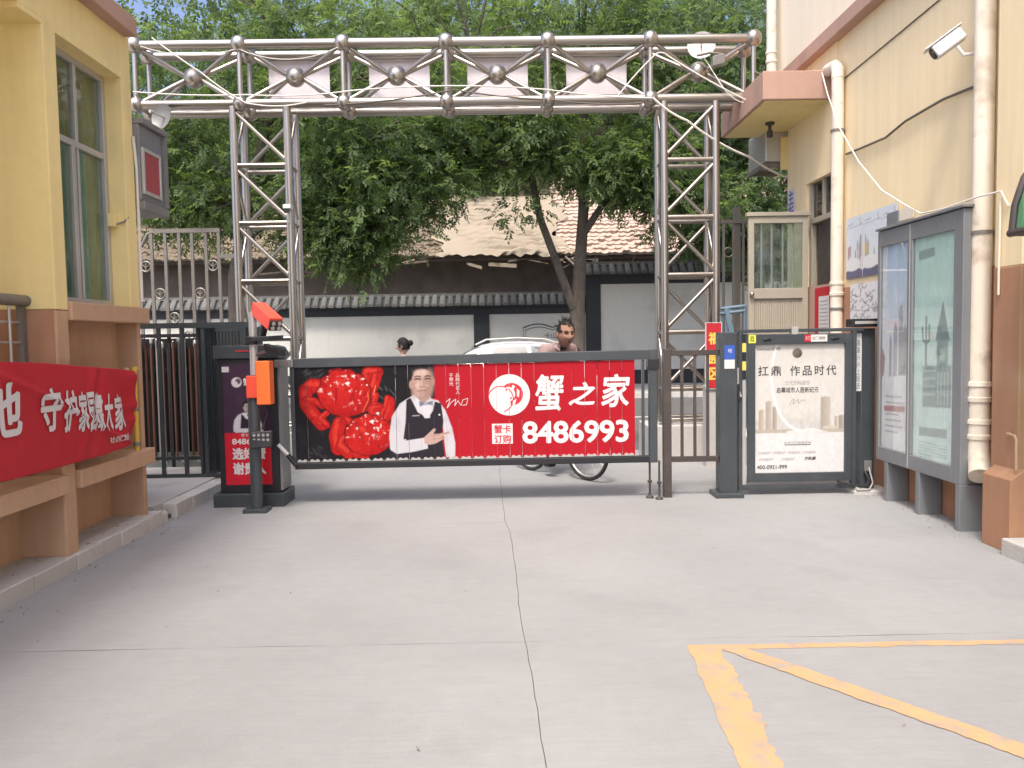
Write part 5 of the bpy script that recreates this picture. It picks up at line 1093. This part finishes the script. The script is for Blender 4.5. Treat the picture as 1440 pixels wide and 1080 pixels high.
for k in range(4): n2.line([(13,104+k*6),(28,103+k*6)], 2, (.45,.56,.52)); n2.line([(32+k*4,104),(32+k*4,128)], 1.6, (.45,.56,.52))
n2.poly([(8,148),(44,146),(44,153),(8,155)], (.30,.38,.36))
for k in range(5): n2.line([(8,160+k*2.3),(44,159+k*2.3)], .7, (.36,.46,.43))
picture('poster', n1.img, nb_, (3.436,7.15,.475), .478, 1.79, (0,-1,0), (0,0,1)); picture('poster', n2.img, nb_, (3.436,6.592,.475), .607, 1.79, (0,-1,0), (0,0,1))
B('glass_pane', 'glass', nb_, (3.418,3.422,6.674,7.149,.476,2.264)); B('glass_pane', 'glass', nb_, (3.418,3.422,5.986,6.591,.476,2.264))
# posters on the wall
def wall_poster(name, label, img, y0, y1, z0, z1, x=3.604):
    t = thing(name, label, 'poster', (3.61,y0,z0)); B('sheet', 'paper', t, (x,x+.004,y1,y0,z0,z1)); picture('print', img, t, (x-.001,y0,z0), y0-y1, z1-z0, (0,-1,0), (0,0,1)); return t
def landscape(seed):
    c = Canvas(60,75,54,68,(.60,.66,.70)); r = random.Random(seed); c.blend(np.clip(c.Y/75,0,1)*.7,(.70,.72,.70))
    for k in range(6):
        x = r.uniform(5,52); h = r.uniform(12,34); c.poly([(x,60-h),(x+2,55-h),(x+5,60-h),(x+5,62),(x,62)], (r.uniform(.25,.5),r.uniform(.25,.45),r.uniform(.25,.42)))
    c.poly([(6,36),(18,34),(18,48),(6,48)], (.55,.42,.18) if seed % 2 else (.42,.30,.30)); n = c.noise(.15,seed); c.blend(np.where(c.Y > 42, (n-.5)*3, 0), (.62,.66,.40) if seed % 2 else (.68,.66,.64))
    c.ell(30,78,44,16,(.13,.13,.20)); c.ell(24,58,30,8,(.70,.71,.68)); c.line([(0,13),(60,11)], .8, (.3,.32,.38)); c.line([(6,9),(26,8)], 1.6, (.4,.42,.5)); c.line([(50,4),(52,12)], 2, (.3,.3,.34)); return c.img
wall_poster('wall_poster', 'faded landscape poster with dark foot nearest the cream drainpipe', landscape(2), 8.30, 7.93, 2.06, 2.68)
wall_poster('wall_poster', 'faded landscape poster with yellow patch in the middle of the row', landscape(3), 7.92, 7.55, 2.06, 2.68); wall_poster('wall_poster', 'faded landscape poster half hidden behind the noticeboard', landscape(4), 7.54, 7.24, 2.06, 2.68)
c = Canvas(40,46,48,56,(.70,.69,.68)); r = random.Random(8)
for k in range(46):
    x, y = r.uniform(2,38), r.uniform(2,44); a = r.uniform(0,6.3); L = r.uniform(2,8); c.line([(x,y),(x+L*math.cos(a),y+L*math.sin(a)),(x+L*math.cos(a+.7)*1.4,y+L*math.sin(a+.7)*1.4)], .9, (.22,.21,.21))
wall_poster('scribbled_sheet', 'white sheet covered with dark scribbles under the landscape posters', c.img, 8.20, 7.58, 1.60, 2.0)
o = MB().box(3.585,3.60,7.19,7.40,2.44,2.60).build('small_plaque', 'board', None, bevel=.003); tag(o, 'small dark plaque above the far corner of the noticeboard', 'plaque')
o = MB().box(3.600,3.606,6.95,7.22,2.50,2.60).build('cream_note', 'pvc', None); tag(o, 'small cream note stuck above the noticeboard', 'note')
rn = thing('red_notice', 'red framed notice sheet on the wall inside the canopy entrance', 'notice', (3.58,8.7,1.5)); B('backing', 'redcloth', rn, (3.592,3.598,8.66,9.1,1.45,2.02)); B('sheet', 'paper', rn, (3.588,3.5915,8.70,8.98,1.45,1.92))
B('notice_wall', 'cornice', ab, (3.60,3.64,8.62,9.34,.36,2.05))
for k in range(9): B('text_line', 'ink_grey', rn, (3.5868,3.5879,8.73,8.95,1.86-k*.042,1.868-k*.042))
# scraps on the ground
rg = random.Random(12); mb = MB()
for k in range(20):
    x = rg.uniform(-2.6,3.3); y = rg.uniform(2.7,7.4); a = rg.uniform(0,3.1); s = rg.uniform(.005,.013); d = Vector((math.cos(a),math.sin(a),0)); p = Vector((-d.y,d.x,0))
    mb.add([Vector((x,y,.004))-d*s, Vector((x,y,.006))+p*s*.4, Vector((x,y,.012))+d*s, Vector((x,y,.005))-p*s*.4], [(0,1,2,3)])
spots = [(lambda: (rg.uniform(3.25,3.58), rg.uniform(5.6,7.3), 0)), (lambda: (rg.uniform(-2.86,-2.7), rg.uniform(4,7), 0)), (lambda: (rg.uniform(-3.18,-2.92), rg.uniform(4.3,6.7), .107)), (lambda: (rg.uniform(1.9,3.4), rg.uniform(7.3,7.7), 0))]
for k in range(110):
    x, y, z = spots[k % 4](); a = rg.uniform(0,3.1); s = rg.uniform(.006,.016); d = Vector((math.cos(a),math.sin(a),0)); p = Vector((-d.y,d.x,0))
    mb.add([Vector((x,y,z+.004))-d*s, Vector((x,y,z+.007))+p*s*.5, Vector((x,y,z+.013))+d*s, Vector((x,y,z+.005))-p*s*.5], [(0,1,2,3)])
o = mb.build('leaf_litter', mat('dry_scraps', (.20,.16,.12), .9, var=.4, scale=3), None, fix=False); o['kind'] = 'stuff'; o['label'] = 'scattered dry leaf scraps on the concrete'
# ============================================================ CAR passing in the street
car = thing('passing_car', 'white hatchback with roof rails driving past behind the barrier', 'car', (-.25,16,-.04))
def car_shell():
    """sections along the car: (x, half width low, z low, z belt, half width belt, z roof, half width roof)"""
    S = [(-2.12,.70,.38,.62,.74,.64,.66),(-2.08,.80,.24,.72,.80,.74,.72),(-1.75,.86,.20,.84,.86,.86,.76),(-1.15,.88,.20,.93,.88,.95,.78),(-.95,.88,.20,.96,.88,1.02,.74),(-.30,.88,.20,.98,.88,1.40,.62),(.0,.88,.20,.99,.88,1.485,.60),(.55,.88,.20,1.0,.88,1.515,.60),(1.15,.88,.20,1.0,.88,1.48,.59),(1.62,.87,.20,1.0,.87,1.37,.57),(1.98,.84,.22,.98,.85,1.05,.60),(2.12,.78,.28,.92,.80,.95,.62),(2.16,.70,.36,.75,.74,.80,.62)]
    V=[]; F=[]; n=12
    for (x,w0,z0,zb,wb,zr_,wr) in S:
        pts = [(w0*.86,z0),(w0,z0+.10),(wb*1.01,(z0+zb)/2),(wb,zb),(wr+.02,zr_-.06),(wr*.8,zr_)]
        V += [(x,-w,z) for w,z in pts] + [(x,w,z) for w,z in pts[::-1]]
    for i in range(len(S)-1):
        for k in range(n): F.append((i*n+k,i*n+(k+1)%n,(i+1)*n+(k+1)%n,(i+1)*n+k))
    F += [tuple(range(n))[::-1], tuple((len(S)-1)*n+k for k in range(n))]
    return V, F, S
V, F, S = car_shell(); OX, OY, OZ = -.25, 16.0, -.04; sgnx = 1
mb = MB(); mb.v = [(OX+x, OY+y, OZ+z) for x,y,z in V]; mb.f = F; body = mb.build('body', 'car_white', car, True)
bv = body.modifiers.new('Subsurf','SUBSURF'); bv.levels = 1; bv.render_levels = 1
def side_glass(pts, name='side_window'):
    for s in (-1,1):
        m_ = MB(); vs = []
        for (x,z) in pts:
            i = max(k for k in range(len(S)-1) if S[k][0] <= x); a, b = S[i], S[i+1]; t = (x-a[0])/(b[0]-a[0]); L = lambda j: a[j]+(b[j]-a[j])*t
            w = L(4)+(L(6)+.02-L(4))*min(1,max(0,(z-L(3))/(L(5)-.06-L(3)+1e-6))); vs.append((OX+x, OY+s*(w+.012), OZ+z))
        m_.add(vs, [tuple(range(len(vs)))]); m_.build(name, 'glass_dark', car, fix=False)
side_glass([(-.72,1.02),(-.25,1.31),(.02,1.39),(.02,1.03)]); side_glass([(.08,1.03),(.08,1.40),(.72,1.42),(.80,1.03)]); side_glass([(.88,1.04),(.80,1.41),(1.12,1.38),(1.50,1.22),(1.52,1.06)])
for nm, a, b in (('windscreen',(-.93,1.02,.66),(-.20,1.445,.56)),('rear_window',(1.70,1.34,.5),(1.97,1.06,.54))):
    d_ = Vector((b[0]-a[0],0,b[1]-a[1])); nn = Vector((-d_.z,0,d_.x)).normalized()*.018
    MB().add([Vector((OX+a[0],OY-a[2],OZ+a[1]))+nn,Vector((OX+a[0],OY+a[2],OZ+a[1]))+nn,Vector((OX+b[0],OY+b[2],OZ+b[1]))+nn,Vector((OX+b[0],OY-b[2],OZ+b[1]))+nn], [(0,1,2,3)]).build(nm, 'glass_dark', car, fix=False)
for s in (-1,1):
    T('roof_rail', 'alu', car, [(OX-.25,OY+s*.60,OZ+1.44),(OX-.05,OY+s*.60,OZ+1.535),(OX+.55,OY+s*.60,OZ+1.56),(OX+1.1,OY+s*.59,OZ+1.53),(OX+1.35,OY+s*.58,OZ+1.45)], .016)
    B('door_handle', 'car_white', car, (OX-.10,OX+.08,OY+s*.89-.012,OY+s*.89+.012,OZ+.86,OZ+.89)); B('headlight', 'glass', car, (OX-2.09,OX-1.86,OY+s*.70-.10,OY+s*.70+.10,OZ+.64,OZ+.76), bevel=.02); B('tail_light', 'ink_red', car, (OX+2.02,OX+2.15,OY+s*.70-.10,OY+s*.70+.10,OZ+.72,OZ+.92), bevel=.02)
    MB().sphere((OX-.62,OY+s*1.0,OZ+1.02), .09, 12, 8, (.8,1,.7)).build('wing_mirror', 'car_white', car, True)
    for x in (-1.32,1.30):
        w_ = MB().lathe((OX+x,OY+s*.90,OZ+.315), (0,s,0), [(-.20,.20),(-.20,.29),(-.17,.315),(-.02,.315),(0,.29),(0,.20)], 28).build('wheel', 'tyre', car, True)
        MB().lathe((OX+x,OY+s*.90,OZ+.315), (0,s,0), [(-.05,.20),(-.01,.20),(-.02,.17),(-.035,.05),(-.005,.04),(-.005,0)], 20).build('rim', 'alu', w_, True)

# ============================================================ BICYCLE
RA, FA = Vector((.31,9.02,0)), Vector((.88,8.30,0)); hd_ = (FA-RA).normalized(); lf = Vector((-hd_.y,hd_.x,0)); WB = (FA-RA).length
Q = lambda s, l, z: RA + hd_*s + lf*l + Vector((0,0,z))
bi = thing('bicycle', 'black bicycle ridden past behind the barrier, wheels showing under it', 'bicycle', RA)
WR = .32
def wheel(s):
    c = Q(s,0,WR); ring_ = lambda r: [c+hd_*(r*math.cos(2*math.pi*k/40))+Vector((0,0,r*math.sin(2*math.pi*k/40))) for k in range(41)]
    o = MB().tube(ring_(WR-.018), .018, 8, False).build('wheel', 'tyre', bi, True)
    MB().tube(ring_(WR-.045), .010, 6, False).build('rim', 'alu', o, True)
    mb = MB()
    for k in range(24):
        a = 2*math.pi*k/24; mb.tube([c+lf*(.03 if k%2 else -.03), c+hd_*((WR-.05)*math.cos(a+.2*(k%2)))+Vector((0,0,(WR-.05)*math.sin(a+.2*(k%2))))], .0018, 4, False)
    mb.build('spokes', 'alu', o); MB().tube([c-lf*.05,c+lf*.05], .022, 10).build('hub', 'alu', o, True)
    mb = MB(); mb.tube([c+hd_*((WR+.035)*math.cos(a_))+Vector((0,0,(WR+.035)*math.sin(a_))) for a_ in [math.radians(t) for t in range(10,175,11)]], .012, 6); mb.build('mudguard', 'black', o, True)
wheel(0); wheel(WB)
BB = Q(.42,0,.28); ST = Q(.28,0,.74); HT = Q(.72,0,.80)
for nm, a, b, r_ in (('down_tube',BB,HT-Vector((0,0,.08)),.017),('seat_tube',BB,ST,.016),('top_tube',ST-Vector((0,0,.10)),HT,.015)): T(nm, 'dark', bi, [a,b], r_)
for l in (-.05,.05): T('chain_stay', 'dark', bi, [BB+lf*l*.6, Q(0,l,WR)], .010); T('seat_stay', 'dark', bi, [ST-Vector((0,0,.08)), Q(0,l,WR)], .009); T('fork', 'dark', bi, [HT-Vector((0,0,.10))+lf*l*.5, Q(WB,l,WR)], .012)
T('stem', 'alu', bi, [HT-Vector((0,0,.12)), Q(.69,0,.98)], .015); T('handlebar', 'alu', bi, [Q(.62,.28,1.0),Q(.70,.20,1.02),Q(.71,0,.99),Q(.70,-.20,1.02),Q(.62,-.28,1.0)], .012)
for l in (-1,1): T('grip', 'black', bi, [Q(.55,.30*l,.99),Q(.64,.275*l,1.0)], .018)
MB().sphere(Q(.22,0,.86), .1, 14, 8, (1.1,1.1,.45)).build('saddle', 'black', bi, True); T('seat_post', 'alu', bi, [ST,Q(.24,0,.84)], .013)
T('crank', 'alu', bi, [Q(.42,-.07,.28),Q(.47,-.08,.13)], .010); T('crank', 'alu', bi, [Q(.42,.07,.28),Q(.37,.08,.43)], .010)
for l, s, z in ((-.13,.47,.125),(.13,.37,.435)): MB().obox(Q(s,l,z), (hd_,lf,(0,0,1)), (.045,.04,.010)).build('pedal', 'black', bi)
MB().lathe(Q(.42,-.05,.28), lf, [(-.006,.085),(0,.09),(.006,.085),(.006,.0)], 20).build('chain_ring', 'grey_metal', bi, True)

# ============================================================ PEOPLE
M['person'] = print_mat('skin_and_cloth', .75)
def head_mesh(c, face, rz, sk, lips, brow, scale=1.):
    """a head with brow, sockets, nose, mouth, chin and ears; colours of skin, lips, brows and eyes as attribute"""
    bm = bmesh.new(); bmesh.ops.create_icosphere(bm, subdivisions=5, radius=1); f = Vector(face).normalized(); up = Vector((0,0,1)); up = (up-f*up.dot(f)).normalized() if rz is None else rz; r = f.cross(up)
    V=[]; Cc=[]
    g = lambda x,z,cx,cz,sx,sz: math.exp(-((x-cx)/sx)**2-((z-cz)/sz)**2)
    for v in bm.verts:
        x, y, z = v.co.x, v.co.y, v.co.z            # x right, y forward, z up
        col_ = np.array(sk)
        X = x*.078; Y = y*.098; Z = z*.122
        if z < 0: X *= 1-.30*(-z)**1.6; Y *= 1-.10*(-z)**1.5
        if y > 0:
            fr_ = y
            Y += .036*g(x,z,0,-.16,.16,.17)*fr_ + .016*g(x,z,0,.08,.11,.26)*fr_       # nose
            Y -= .016*(g(x,z,.38,.10,.22,.12)+g(x,z,-.38,.10,.22,.12))*fr_              # sockets
            Y += .007*(g(x,z,.38,.26,.30,.07)+g(x,z,-.38,.26,.30,.07))*fr_              # brow ridge
            Y += .010*g(x,z,0,-.50,.24,.06)*fr_ - .007*g(x,z,0,-.45,.25,.03)*fr_ + .012*g(x,z,0,-.80,.22,.14)*fr_ + .006*(g(x,z,.5,-.15,.2,.2)+g(x,z,-.5,-.15,.2,.2))
            col_ = col_*(1-.9*min(1,g(x,z,0,-.50,.24,.055)*1.5)) + np.array(lips)*.9*min(1,g(x,z,0,-.50,.24,.055)*1.2)
            b_ = min(1, 2.2*(g(x,z,.38,.27,.22,.05)+g(x,z,-.38,.27,.22,.05))); col_ = col_*(1-b_)+np.array(brow)*b_
            e_ = min(1, 1.9*(g(x,z,.37,.10,.16,.035)+g(x,z,-.37,.10,.16,.035))); col_ = col_*(1-e_)+np.array((.045,.03,.025))*e_
        V.append(Vector(c)+(r*X+f*Y+up*Z)*scale); Cc.append(col_)
    F = [tuple(q.index for q in p.verts) for p in bm.faces]; bm.free()
    for s in (-1,1):        # ears
        m_ = MB().sphere((0,0,0), 1, 10, 8); b = len(V)
        V += [Vector(c)+(r*(s*.080+p[0]*.010)+f*(-.005+p[1]*.020)+up*(-.005+p[2]*.033))*scale for p in m_.v]; Cc += [np.array(sk)*.9]*len(m_.v); F += [tuple(i+b for i in q) for q in m_.f]
    return V, F, Cc, r, f, up
def person(name, label, joints, bones, colours, head):
    """one continuous body grown with the skin modifier round the joints; head joined into the same mesh"""
    keys = list(joints); me = bpy.data.meshes.new('skeleton'); me.from_pydata([joints[k][0] for k in keys], [(keys.index(a), keys.index(b)) for a, b in bones], [])
    o = bpy.data.objects.new('skeleton', me); col.objects.link(o); sk = o.modifiers.new('Skin','SKIN'); sk.use_smooth_shade = True
    for i, k in enumerate(keys): me.skin_vertices[0].data[i].radius = (joints[k][1],)*2 if not isinstance(joints[k][1], tuple) else joints[k][1]; me.skin_vertices[0].data[i].use_root = (k == 'pelvis')
    ss = o.modifiers.new('Sub','SUBSURF'); ss.levels = 2; ss.render_levels = 2
    dg = bpy.context.evaluated_depsgraph_get(); ev = bpy.data.meshes.new_from_object(o.evaluated_get(dg)); bpy.data.objects.remove(o)
    V = [Vector(v.co) for v in ev.vertices]; F = [tuple(p.vertices) for p in ev.polygons]; Cc = []
    bl = [(Vector(joints[a][0]), Vector(joints[b][0]), colours.get((a,b), colours['*'])) for a, b in bones]
    for v in V:
        best = None
        for a, b, c in bl:
            t = max(0, min(1, (v-a).dot(b-a)/max((b-a).length_squared,1e-9))); d_ = (v-a-(b-a)*t).length
            if best is None or d_ < best[0]: best = (d_, c)
        Cc.append(np.array(best[1]))
    hv, hf, hc, r, f, up = head; b = len(V); V += hv; F += [tuple(i+b for i in q) for q in hf]; Cc += hc
    me = bpy.data.meshes.new(name); me.from_pydata([tuple(v) for v in V], [], F); me.polygons.foreach_set('use_smooth', [True]*len(me.polygons))
    at = me.color_attributes.new('Col','FLOAT_COLOR','POINT'); c4 = np.ones((len(V),4), np.float32); c4[:,:3] = np.array(Cc); at.data.foreach_set('color', c4.ravel()); me.materials.append(M['person'])
    po_ = obj(name, me); tag(po_, label, 'person'); return po_
def fingers(j, bones, colr, tag_, wrist, knuckle, d, s, n, curl):
    """five separate finger chains rooted in the palm"""
    d = Vector(d).normalized(); s = Vector(s).normalized(); n = Vector(n).normalized(); k0 = Vector(knuckle)
    for i, (off, L) in enumerate(((-.030,.060),(-.010,.072),(.011,.068),(.030,.054))):
        a = k0+s*off; p1 = a+d*L*.5+n*curl*.4; p2 = a+d*L*.75+n*(curl+.02)
        for q, (p, r_) in enumerate(((a,.0095),(p1,.009),(p2,.0075))): j[f'{tag_}f{i}{q}'] = (p, r_)
        bones += [(tag_+'palm', f'{tag_}f{i}0'), (f'{tag_}f{i}0', f'{tag_}f{i}1'), (f'{tag_}f{i}1', f'{tag_}f{i}2')]
    w = Vector(wrist); t0 = w.lerp(k0,.45)-s*.035; t1 = t0-s*.02+d*.03+n*.01; t2 = t1+d*.025+n*.02
    for q, (p, r_) in enumerate(((t0,.012),(t1,.0105),(t2,.0085))): j[f'{tag_}t{q}'] = (p, r_)
    bones += [(tag_+'palm', tag_+'t0'), (tag_+'t0', tag_+'t1'), (tag_+'t1', tag_+'t2')]
    for bn_ in bones:
        if bn_[0].startswith(tag_) and (bn_[1].startswith(tag_+'f') or bn_[1].startswith(tag_+'t')): colr[bn_] = SKN
SKN = (.30,.172,.122); SHIRT = (.31,.225,.215); TRO = (.045,.045,.055); SHOE = (.02,.018,.017)
j = dict(pelvis=(Q(.24,0,.95),(.15,.13)), waist=(Q(.31,0,1.06),(.15,.12)), chest=(Q(.43,0,1.22),(.165,.12)), upper=(Q(.50,0,1.375),(.12,.09)), neck=(Q(.565,-.03,1.415),.052), skull=(Q(.62,-.05,1.45),.045),
  shl=(Q(.49,.185,1.375),.085), ell=(Q(.50,.27,1.10),.052), wrl=(Q(.57,.285,1.03),.03), Lpalm=(Q(.60,.285,1.015),.03), shr=(Q(.49,-.185,1.375),.085), elr=(Q(.50,-.27,1.10),.052), wrr=(Q(.57,-.285,1.03),.03), Rpalm=(Q(.60,-.285,1.015),.03),
  hpl=(Q(.27,.10,.90),.095), knl=(Q(.62,.12,.78),.066), anl=(Q(.36,.13,.50),.044), hel=(Q(.33,.13,.46),.042), tol=(Q(.50,.13,.455),.034), hpr=(Q(.27,-.10,.90),.095), knr=(Q(.55,-.12,.60),.066), anr=(Q(.42,-.13,.21),.044), her=(Q(.39,-.13,.165),.042), tor=(Q(.57,-.13,.155),.034))
bones = [('pelvis','waist'),('waist','chest'),('chest','upper'),('upper','neck'),('neck','skull'),('upper','shl'),('shl','ell'),('ell','wrl'),('wrl','Lpalm'),('upper','shr'),('shr','elr'),('elr','wrr'),('wrr','Rpalm'),
  ('pelvis','hpl'),('hpl','knl'),('knl','anl'),('anl','hel'),('hel','tol'),('pelvis','hpr'),('hpr','knr'),('knr','anr'),('anr','her'),('her','tor')]
cl_ = {'*':SHIRT, ('neck','skull'):SKN, ('wrl','Lpalm'):SKN, ('wrr','Rpalm'):SKN}
for q in 'lr': cl_[('pelvis','hp'+q)] = cl_[('hp'+q,'kn'+q)] = cl_[('kn'+q,'an'+q)] = TRO; cl_[('an'+q,'he'+q)] = cl_[('he'+q,'to'+q)] = SHOE
fingers(j, bones, cl_, 'L', j['wrl'][0], Q(.635,.285,1.02), hd_, lf, (0,0,-1), .02); fingers(j, bones, cl_, 'R', j['wrr'][0], Q(.635,-.285,1.02), hd_, -lf, (0,0,-1), .02)
HC = Vector((.675,8.40,1.54))
hm = head_mesh(HC, (.34,-.92,-.12), None, SKN, (.22,.075,.06), (.012,.008,.007), 1.15)
ps = person('person', 'person in a dusty pink-brown open shirt leaning over bicycle handlebars, hair blown up', j, bones, cl_, hm)
def hair_on(parent, name, hm, c, cover, tufts, seed, scale=1., bun=False):
    V,F,Cc,r,f,up = hm; rg = random.Random(seed); mb = MB(); m_ = MB().sphere((0,0,0), 1, 28, 18)
    keep = {}
    for i, p in enumerate(m_.v):
        x,y,z = p
        if cover(x,y,z):
            k = 1.09+.05*math.sin(x*17+z*9)*math.cos(y*13); keep[i] = len(mb.v)
            tp = 1-.25*max(0,-z)**1.5
            mb.v.append(Vector(c)+(r*(x*.078*k*tp)+f*(y*.098*k)+up*(z*.122*k))*scale)
    mb.f = [tuple(keep[i] for i in q) for q in m_.f if all(i in keep for i in q)]
    for k in range(tufts):
        a = rg.uniform(0,6.28); e = rg.uniform(.35,1.45); x,y,z = math.cos(a)*math.cos(e), math.sin(a)*math.cos(e), math.sin(e)
        if not cover(x,y,z): continue
        b = Vector(c)+(r*(x*.082)+f*(y*.102)+up*(z*.126))*scale; n_ = (r*x+f*y+up*z).normalized(); d_ = (n_*.7+up*.8-f*.25+Vector((rg.gauss(0,.4),rg.gauss(0,.3),rg.gauss(0,.2)))).normalized(); L = rg.uniform(.015,.055)*scale
        mb.tube([b, b+d_*L*.6, b+d_*L+up*.004+r*rg.gauss(0,.01)], [.008,.005,.001], 5)
    if bun: mb.sphere(Vector(c)-f*.125*scale+up*.025*scale, .045*scale, 14, 9)
    return mb.build(name, 'hair', parent, True)
hair_on(ps, 'hair', hm, HC, lambda x,y,z: z > .62+.12*abs(x)-.9*max(0,-y)-.55*(abs(x) > .72) or (y < .05 and z > -.25 and y < -.05) or (abs(x) > .8 and z > .02 and y < .45) , 46, 5, 1.15)
# shirt collar and dark undershirt
fx = hm[4]; rx = hm[3]
nk = Q(.555,-.025,1.445); 
for s in (-1,1): MB().add([nk+rx*s*.05+fx*.055+Vector((0,0,.015)), nk+rx*s*.105+fx*.04+Vector((0,0,-.02)), nk+rx*s*.06+fx*.105+Vector((0,0,-.075)), nk+rx*s*.035+fx*.085+Vector((0,0,-.01))], [(0,1,2,3)]).build('collar', mat('shirt_cloth', SHIRT, .85, var=.08, scale=20), ps, fix=False)
MB().sphere(nk+fx*.05+Vector((0,0,-.035)), .05, 12, 8, (1.1,1,.7)).build('undershirt', mat('dark_cloth', (.03,.025,.025), .9, var=.1, scale=20), ps, True)
# walking woman on the far pavement of the driveway
wx, wy = -1.42, 11.6; K = lambda f, s, z: Vector((wx-f, wy-s, z*.98-.04))      # she walks towards -X
SK2 = (.48,.31,.24); BL = (.62,.58,.52); PT = (.05,.06,.09)
j = dict(pelvis=(K(0,0,.88),(.15,.11)), waist=(K(0,0,1.0),(.125,.10)), chest=(K(.01,0,1.18),(.14,.10)), upper=(K(.0,0,1.30),(.09,.07)), neck=(K(.01,0,1.36),.043), skull=(K(.02,0,1.42),.04),
  shl=(K(0,.15,1.275),.06), ell=(K(-.08,.19,1.04),.04), wrl=(K(.02,.20,.84),.026), Lpalm=(K(.03,.20,.79),.028), shr=(K(0,-.15,1.275),.06), elr=(K(-.02,-.19,1.04),.04), wrr=(K(.12,-.20,.86),.026), Rpalm=(K(.14,-.20,.81),.028),
  hpl=(K(.0,.09,.83),.088), knl=(K(.14,.09,.48),.056), anl=(K(.20,.09,.10),.038), hel=(K(.18,.09,.05),.036), tol=(K(.36,.09,.045),.03), hpr=(K(0,-.09,.83),.088), knr=(K(-.02,-.09,.46),.056), anr=(K(-.20,-.09,.13),.038), her=(K(-.22,-.09,.08),.036), tor=(K(-.06,-.09,.045),.03))
bones = [('pelvis','waist'),('waist','chest'),('chest','upper'),('upper','neck'),('neck','skull'),('upper','shl'),('shl','ell'),('ell','wrl'),('wrl','Lpalm'),('upper','shr'),('shr','elr'),('elr','wrr'),('wrr','Rpalm'),
  ('pelvis','hpl'),('hpl','knl'),('knl','anl'),('anl','hel'),('hel','tol'),('pelvis','hpr'),('hpr','knr'),('knr','anr'),('anr','her'),('her','tor')]
cl_ = {'*':BL, ('neck','skull'):SK2, ('wrl','Lpalm'):SK2, ('wrr','Rpalm'):SK2, ('ell','wrl'):SK2, ('elr','wrr'):SK2}
for q in 'lr': cl_[('pelvis','hp'+q)] = cl_[('hp'+q,'kn'+q)] = cl_[('kn'+q,'an'+q)] = PT; cl_[('an'+q,'he'+q)] = cl_[('he'+q,'to'+q)] = SHOE
_s = SKN; SKN = SK2
fingers(j, bones, cl_, 'L', j['wrl'][0], K(.035,.20,.765), (0,0,-1), (-1,0,0), (0,1,0), .01); fingers(j, bones, cl_, 'R', j['wrr'][0], K(.145,-.20,.785), (0,0,-1), (-1,0,0), (0,-1,0), .01); SKN = _s
WC = Vector((-1.425,11.6,1.425)); hw = head_mesh(WC, (-.88,.30,-.15), None, SK2, (.40,.16,.14), (.05,.035,.03), .92)
pw = person('person', 'person with dark hair tied in a bun walking past beyond the barrier', j, bones, cl_, hw)
hair_on(pw, 'hair', hw, WC, lambda x,y,z: z > .35 or (y < .45 and z > -.30) or (y < .1 and z > -.6), 0, 9, .95, True)
